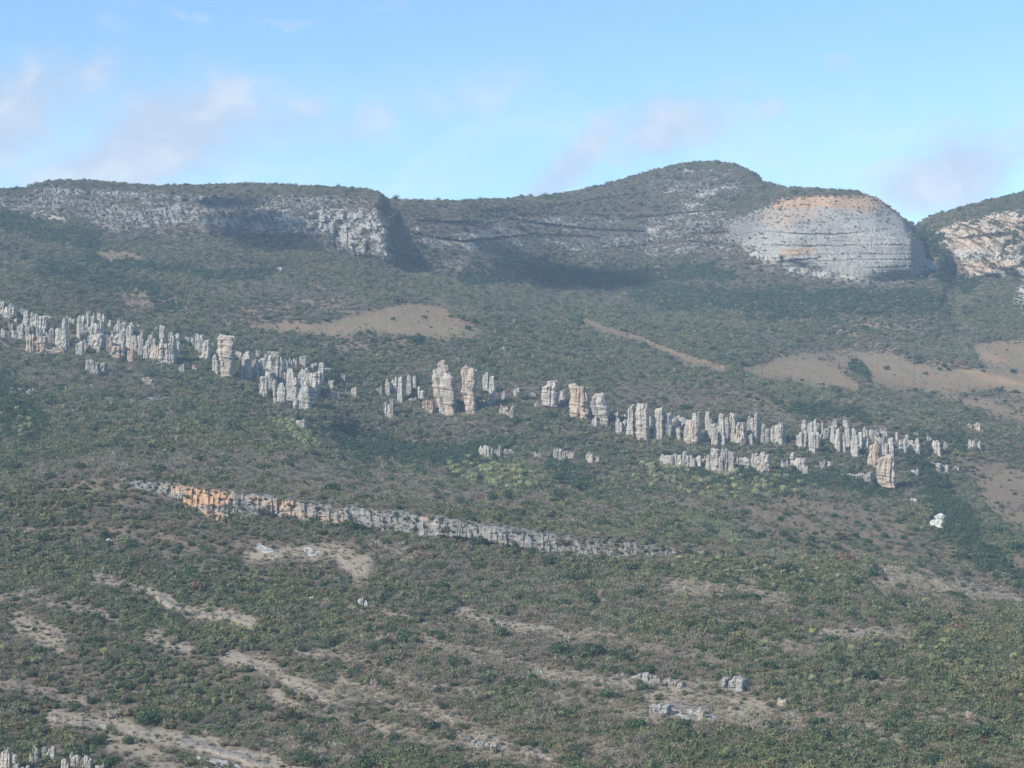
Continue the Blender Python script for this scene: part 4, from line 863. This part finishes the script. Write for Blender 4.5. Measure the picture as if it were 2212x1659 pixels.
# ------------------------------------------------------------------ single palms and trees
def make_palm(seed):
    (v, f), th = palm_geo(seed, 15)
    e = bpy.data.objects.new('palm_tree', None)
    cr_ = bpy.data.objects.new('crown', mesh_from('palm_crown', v, f, ML_O)); cr_.parent = e
    pts = [(0, 0, -.3), (.03, 0, th * .4), (.01, .02, th * .8), (0, 0, th + .05)]
    tr_ = bpy.data.objects.new('trunk', mesh_from('palm_trunk', *tube(pts, [.09, .075, .065, .06], 7), mb, True)); tr_.parent = e
    return e, cr_, tr_
def make_tree(seed):
    v, f = crown_geo(seed, 420, .15, 10, .95)
    e = bpy.data.objects.new('tree', None)
    v = v + np.array([0, 0, .35])
    cr_ = bpy.data.objects.new('crown', mesh_from('tree_crown', v, f, ML_O)); cr_.parent = e
    parts = [tube([(0, 0, -.3), (.03, .02, .3), (0, .04, .9)], [.10, .08, .04], 7)]
    rs = random.Random(seed)
    for k in range(5):
        a = k * 1.3 + rs.random(); parts.append(tube([(0.02, .02, .3 + .08 * k), (math.cos(a) * .3, math.sin(a) * .3, .6 + .05 * k), (math.cos(a) * .6, math.sin(a) * .6, .85 + .1 * rs.random())], [.05, .035, .012], 5))
    tr_ = bpy.data.objects.new('trunk', mesh_from('tree_trunk', *merge(parts), mb, True)); tr_.parent = e
    return e, cr_, tr_
PR_P = [make_palm(300 + k) for k in range(5)]; PR_T = [make_tree(330 + k) for k in range(5)]
def put(pr, name, u, v, s, col, label, cat, group=None, hs=1.0):
    e, c_, t_ = pr
    E = e.copy(); E.name = name; COL.objects.link(E)
    x, y, z = (float(q) for q in ground(u, v))
    E.location = (x, y, z); E.scale = (s, s, s * hs); E.rotation_euler = (0, 0, random.uniform(0, 6.28))
    E['label'] = label; E['category'] = cat
    if group: E['group'] = group
    for ch in (c_, t_):
        d = ch.copy(); COL.objects.link(d); d.parent = E; d.color = tuple(col) + (1,)
        d.name = ch.name.split('.')[0]
    return E
def pcol(): 
    k = random.uniform(.8, 1.25); return (.31 * k, .33 * k, .17 * k * random.uniform(.7, 1.2))
ZA = lambda x, y: (748.8 + .3385 * x, 1152 + .3385 * y)
ZB = lambda x, y: (1440 + .349 * x, 1094.4 + .349 * y)
ZL = lambda x, y: (.3646 * x, 1209.6 + .3646 * y)
palms = [
 (ZA(365, 215), 2.6, 'bright clump-like palm alone below the middle of the cliff band'), (ZA(925, 1060), 2.6, 'lone palm with one upright yellow frond near bottom centre'),
 (ZA(1675, 850), 2.8, 'pale half-dead palm just left of the low white ledge'), (ZA(1370, 1195), 2.3, 'straw-coloured palm in grey scrub, bottom centre right'),
 (ZB(1130, 675), 2.4, 'pale flat-crowned palm alone on the right foreground slope'), (ZB(905, 815), 2.6, 'palm with upright fronds left of the long dry strip at right'),
 (ZB(1020, 900), 2.6, 'bright green palm below the dry strip at right'), (ZB(1145, 930), 3.0, 'large yellow-green palm over a dark hollow at right'),
 (ZB(1310, 895), 2.6, 'green palm under the right end of the dry strip'), (ZB(1310, 820), 2.2, 'thin palm touching the dry strip at right'),
 (ZB(1575, 910), 2.4, 'uppermost palm of the pair right of the yellow shrubs'), (ZB(1640, 970), 2.6, 'lower palm of the pair right of the yellow shrubs'),
 (ZB(1725, 880), 2.5, 'slanting palm right of the palm pair in the right foreground'), (ZB(1465, 925), 2.4, 'palm left of the palm pair in the right foreground'),
 (ZB(1870, 1005), 2.6, 'wide bright palm furthest right but one in the foreground'), (ZB(2150, 970), 2.8, 'large grey-green palm near the right edge of the foreground'),
 (ZB(610, 885), 2.4, 'tall thin palm above the domed boulder'), (ZB(560, 980), 2.0, 'small palm closest above the domed boulder'),
 (ZB(905, 1110), 2.3, 'palm right of the domed boulder'), (ZB(1130, 1105), 2.4, 'brighter palm of the pair well right of the domed boulder'),
 (ZB(1060, 1118), 2.3, 'duller palm of the pair well right of the domed boulder'), (ZB(340, 1580), 2.6, 'left palm of the pair at the bottom edge'),
 (ZB(375, 1560), 2.4, 'right palm of the pair at the bottom edge'), (ZB(1255, 1400), 2.2, 'single palm low in the right foreground scrub'),
 (ZB(745, 1380), 2.0, 'small yellow palm below the brown ledge'), (ZB(655, 1608), 2.2, 'low bright palm at the very bottom right of centre'),
 (ZB(590, 618), 2.2, 'small palm beneath the pale strips right of centre'), (ZB(1285, 628), 2.0, 'small palm on the crest of the right foreground slope'),
 (ZB(1600, 618), 2.4, 'pale palm right of the flat-crowned one, under the dry strip'), (ZB(1495, 640), 1.9, 'tiny palm beside the pale one on the right foreground slope'),
 (ZB(280, 48), 2.8, 'big palm beside a white stone above the cliff band'),
 (ZL(1325, 445), 2.6, 'leftmost palm of the row under the second pale strip at left'), (ZL(1380, 415), 2.8, 'brightest palm of the row under the second pale strip at left'),
 (ZL(1440, 440), 2.8, 'third palm of the row under the second pale strip at left'), (ZL(1500, 440), 2.5, 'rightmost palm of the row under the second pale strip at left'),
 (ZL(615, 590), 2.7, 'dark green palm with a fallen pale frond in the left foreground'), (ZL(375, 525), 2.2, 'round palm left of the one with the fallen frond'),
 (ZL(20, 555), 2.2, 'bright palm at the left edge of the foreground'), (ZL(1060, 752), 2.0, 'small yellow palm in the lower left scrub'),
 (ZL(430, 190), 1.8, 'small yellow palm high in the left foreground'), (ZL(740, 300), 1.9, 'grey-green palm below the ochre outcrop at left'),
 (ZB(2060, 905), 2.0, 'palm just left of the large grey-green one at right'), (ZB(1700, 860), 1.9, 'small palm touching the slanting one at right')]
for i, ((u, v), s, lab) in enumerate(palms):
    put(PR_P[i % 5], 'palm_tree', u, v, s, pcol(), lab, 'palm', 'single palms of the foreground slope', random.uniform(.85, 1.25))
rowp = [(160, 340), (190, 380), (250, 375), (290, 372), (320, 352), (375, 425), (415, 412), (490, 365), (440, 425), (470, 435), (610, 402), (640, 415), (720, 432), (780, 440), (840, 435), (40, 390), (80, 350), (130, 400), (-30, 360), (-80, 330), (985, 455), (1060, 455), (1165, 460), (1190, 480), (930, 420), (560, 420), (345, 395), (220, 330)]
rowp.sort()
for i, (x, y) in enumerate(rowp):
    u, v = ZB(x, y)
    put(PR_P[i % 5], 'palm_tree', u, v, random.uniform(1.9, 2.6), pcol(), f'light green palm, {ORD[i]} from the left in the line right under the cliff band', 'palm', 'palms in the line under the cliff band', random.uniform(.9, 1.2))
def part_of(u, v, s, us, vs, smin, smax):
    h = ['left', 'middle', 'right'][min(int(3 * (u - min(us)) / (max(us) - min(us) + .01)), 2)]
    a = 'upper' if v < (min(vs) + max(vs)) / 2 else 'lower'
    z = ['small', 'mid-sized', 'large'][min(int(3 * (s - smin) / (smax - smin + .001)), 2)]
    return z, a + ' ' + h
def grove(poly, n_, label, group, smin, smax):
    k = 0; us = [p[0] for p in poly]; vs = [p[1] for p in poly]; pts = []
    while k < n_:
        u, v = random.uniform(min(us), max(us)), random.uniform(min(vs), max(vs))
        if inside(poly, np.array([u]), np.array([v]))[0] and all(abs(u - a) + abs(v - b) * 1.6 > 4.5 for a, b in pts):
            pts.append((u, v)); k += 1
            sz = random.uniform(smin, smax); z_, a_ = part_of(u, v, sz, us, vs, smin, smax)
            put(PR_P[k % 5], 'palm_tree', u, v, sz, pcol(), z_ + ' ' + label.replace('palm in the', 'palm, ' + a_ + ' of the').replace('palm on the', 'palm, ' + a_ + ' of the'), 'palm', group, random.uniform(.9, 1.3))
grove([(955, 1015), (1010, 998), (1100, 1005), (1180, 1040), (1170, 1068), (1060, 1060), (980, 1045)], 52, 'yellow-green palm in the grove below the low rock cluster at centre', 'palms of the central grove', 3.0, 4.4)
grove([(1325, 1020), (1420, 1005), (1560, 1030), (1720, 1035), (1740, 1070), (1560, 1090), (1400, 1060)], 62, 'yellow-green palm in the grove below the lower rock row', 'palms of the right grove', 3.0, 4.6)
grove([(575, 905), (610, 900), (680, 955), (690, 975), (640, 965)], 24, 'yellow-green palm on the spur below the end of the left row', 'palms of the spur', 2.6, 3.8)
grove([(-5, 905), (50, 890), (80, 930), (60, 955), (-5, 960)], 18, 'yellow-green palm in the clump at the left edge', 'palms of the left edge', 2.6, 3.8)
tcol = lambda: tuple(np.array((.05, .085, .04)) * random.uniform(.8, 1.4))
ZC = lambda x, y: (921.6 + .3646 * x, 633.6 + .3646 * y)
trees = [(ZC(785, 1120), 5.0, 'round dark tree beside the brown patch at centre'), (ZC(890, 1165), 4.6, 'round dark tree on the brown patch at centre'), (ZC(910, 1050), 4.0, 'bushy dark tree above the brown patch'),
 (ZC(285, 185), 4.2, 'dark tree at the right end of the long meadow'), (ZC(240, 215), 4.0, 'low dark shrub at the lower right corner of the long meadow'), (ZC(1280, 320), 5.5, 'large grey-green tree on the diagonal track'),
 (ZC(1705, 345), 5.0, 'round dark tree above the right meadow'), (ZC(905, 195), 6.0, 'broad dark tree at the head of the diagonal track'), (ZC(1355, 350), 3.6, 'small tree right of the grey-green one on the track'),
 (ZC(350, 205), 3.5, 'lone shrub on the meadow tip'), (ZC(1865, 430), 4.5, 'dark tree within the right meadow clump'), (ZC(1800, 410), 4.2, 'left tree of the right meadow clump'), (ZC(1500, 430), 4.4, 'tree where the track widens'),
 (ZB(895, 225), 3.4, 'dark round shrub on the pink-brown slope'), (ZB(985, 230), 3.2, 'grey shrub right of the dark round one on the pink-brown slope'), (ZB(1235, 235), 3.4, 'dark shrub in the middle of the pink-brown slope'),
 (ZB(715, 185), 3.4, 'low green shrub on the pink-brown slope, upper left'), (ZB(1110, 300), 3.0, 'low shrub at the foot of the pink-brown slope'), (ZB(1080, 215), 3.6, 'reddish shrub on the pink-brown slope'),
 (ZB(480, 155), 2.8, 'small dark shrub at the left end of the pink-brown slope'), (ZB(585, 200), 3.2, 'dark shrub at the left foot of the pink-brown slope'), (ZB(1265, 445), 3.6, 'dark round tree under the right dry strip'),
 (ZB(2150, 280), 6.0, 'big dark tree near the right edge above the foreground ridge'), (ZB(1275, 1085), 3.2, 'dark shrub on the lower right dry strip'), (ZL(520, 430), 2.0, 'dark upright shrub in the left foreground clearing')]
for i in range(34):
    u = random.uniform(1600, 2040); v = random.uniform(1112, 1192)
    sz = random.uniform(1.8, 3.2); z_, a_ = part_of(u, v, sz, (1600, 2040), (1112, 1192), 1.8, 3.2)
    trees.append(((u, v), sz, z_ + ' green shrub scattered on the ' + a_ + ' of the brown slope under the lower tower'))
for i in range(16):
    u, v, sz = random.uniform(1900, 2212), random.uniform(785, 880), random.uniform(2.4, 4.2); z_, a_ = part_of(u, v, sz, (1900, 2212), (785, 880), 2.4, 4.2)
    trees.append(((u, v), sz, z_ + ' shrub on the ' + a_ + ' of the far right meadow'))
for i in range(10):
    u, v, sz = random.uniform(800, 1040), random.uniform(665, 738), random.uniform(1.6, 2.6); z_, a_ = part_of(u, v, sz, (800, 1040), (665, 738), 1.6, 2.6)
    trees.append(((u, v), sz, z_ + ' shrub on the ' + a_ + ' of the long central meadow'))
for i, ((u, v), s, lab) in enumerate(trees):
    nm = 'shrub' if 'shrub' in lab else 'tree'
    cc = (.12, .14, .10) if 'grey' in lab else ((.12, .075, .06) if 'reddish' in lab else tcol())
    g = {'small': 'shrubs', 'tiny': 'shrubs'}.get(lab.split()[0])
    grp = 'shrubs scattered on the pink-brown slope' if 'scattered' in lab else ('shrubs dotting the right meadow' if 'far right meadow' in lab else ('shrubs dotting the long meadow' if 'long central meadow' in lab else None))
    put(PR_T[i % 5], nm, u, v, s, cc, lab, nm, grp, random.uniform(.8, 1.0))

# ------------------------------------------------------------------ clouds that shade the slopes (high above the valley)
mc = bpy.data.materials.new('cloud'); mc.use_nodes = True; n = NT(mc.node_tree); n.n.clear()
pv_ = n.node('ShaderNodeVolumePrincipled'); out = n.node('ShaderNodeOutputMaterial'); n.l.new(pv_.outputs[0], out.inputs['Volume'])
pv_.inputs['Color'].default_value = C(1, 1, 1); pv_.inputs['Density'].default_value = .03; pv_.inputs['Anisotropy'].default_value = .5
def puff(u, v, rx, ry, rz, alt, seed):
    g = np.array([float(q) for q in ground(u, v)]); c = g + sdir * ((alt - g[2]) / sdir[2])
    nl, na_ = 22, 44; th = np.linspace(0.001, math.pi - .001, nl)[:, None]; ph = np.linspace(0, 2 * math.pi, na_, endpoint=False)[None]
    x, y, z = np.sin(th) * np.cos(ph), np.sin(th) * np.sin(ph), np.cos(th) + 0 * ph
    k = .55 + .9 * fbm(x * 1.6 + seed, y * 1.6, z * 1.6, 4, seed)
    V = np.stack([c[0] + x * k * rx, c[1] + y * k * ry, c[2] + z * k * rz], -1).reshape(-1, 3)
    ids = np.arange(nl * na_).reshape(nl, na_); nx_ = np.roll(ids, -1, 1)
    return V, np.stack([ids[:-1], ids[1:], nx_[1:], nx_[:-1]], -1).reshape(-1, 4)
pf = [puff(1150, 596, 36, 34, 13, 1050, 3), puff(1215, 602, 52, 46, 24, 1060, 4), puff(1290, 606, 56, 42, 24, 1055, 5), puff(1360, 604, 36, 34, 13, 1050, 6),
      puff(505, 440, 42, 36, 24, 1050, 7), puff(545, 480, 60, 40, 28, 1060, 8), puff(590, 512, 60, 50, 28, 1050, 9), puff(470, 436, 30, 30, 16, 1050, 10)]
link('clouds', mesh_from('clouds', *merge(pf), mc, True), kind='stuff', label='small low clouds passing above the slopes')
# ------------------------------------------------------------------ haze
hz = bpy.data.materials.new('haze'); hz.use_nodes = True; n = NT(hz.node_tree); n.n.clear()
pv_ = n.node('ShaderNodeVolumePrincipled'); out = n.node('ShaderNodeOutputMaterial'); n.l.new(pv_.outputs[0], out.inputs['Volume'])
pv_.inputs['Color'].default_value = C(.55, .75, 1.0); pv_.inputs['Density'].default_value = 7.8e-5; pv_.inputs['Anisotropy'].default_value = 0.0
zt = max(float(GZ.max()) + 25, 20); zb = -162.
bx = np.array([(x, y, z) for x in (-9100, 9100) for y in (-9100, 9100) for z in (zb, zt)])
bf = np.array([(0, 1, 3, 2), (4, 6, 7, 5), (0, 4, 5, 1), (2, 3, 7, 6), (0, 2, 6, 4), (1, 5, 7, 3)])
link('haze', mesh_from('haze', bx, bf, hz), kind='stuff', label='thin blue haze filling the valley air')
print('height', GZ.min(), GZ.max(), 'pillars', len(PIL), 'verts', P3.shape)
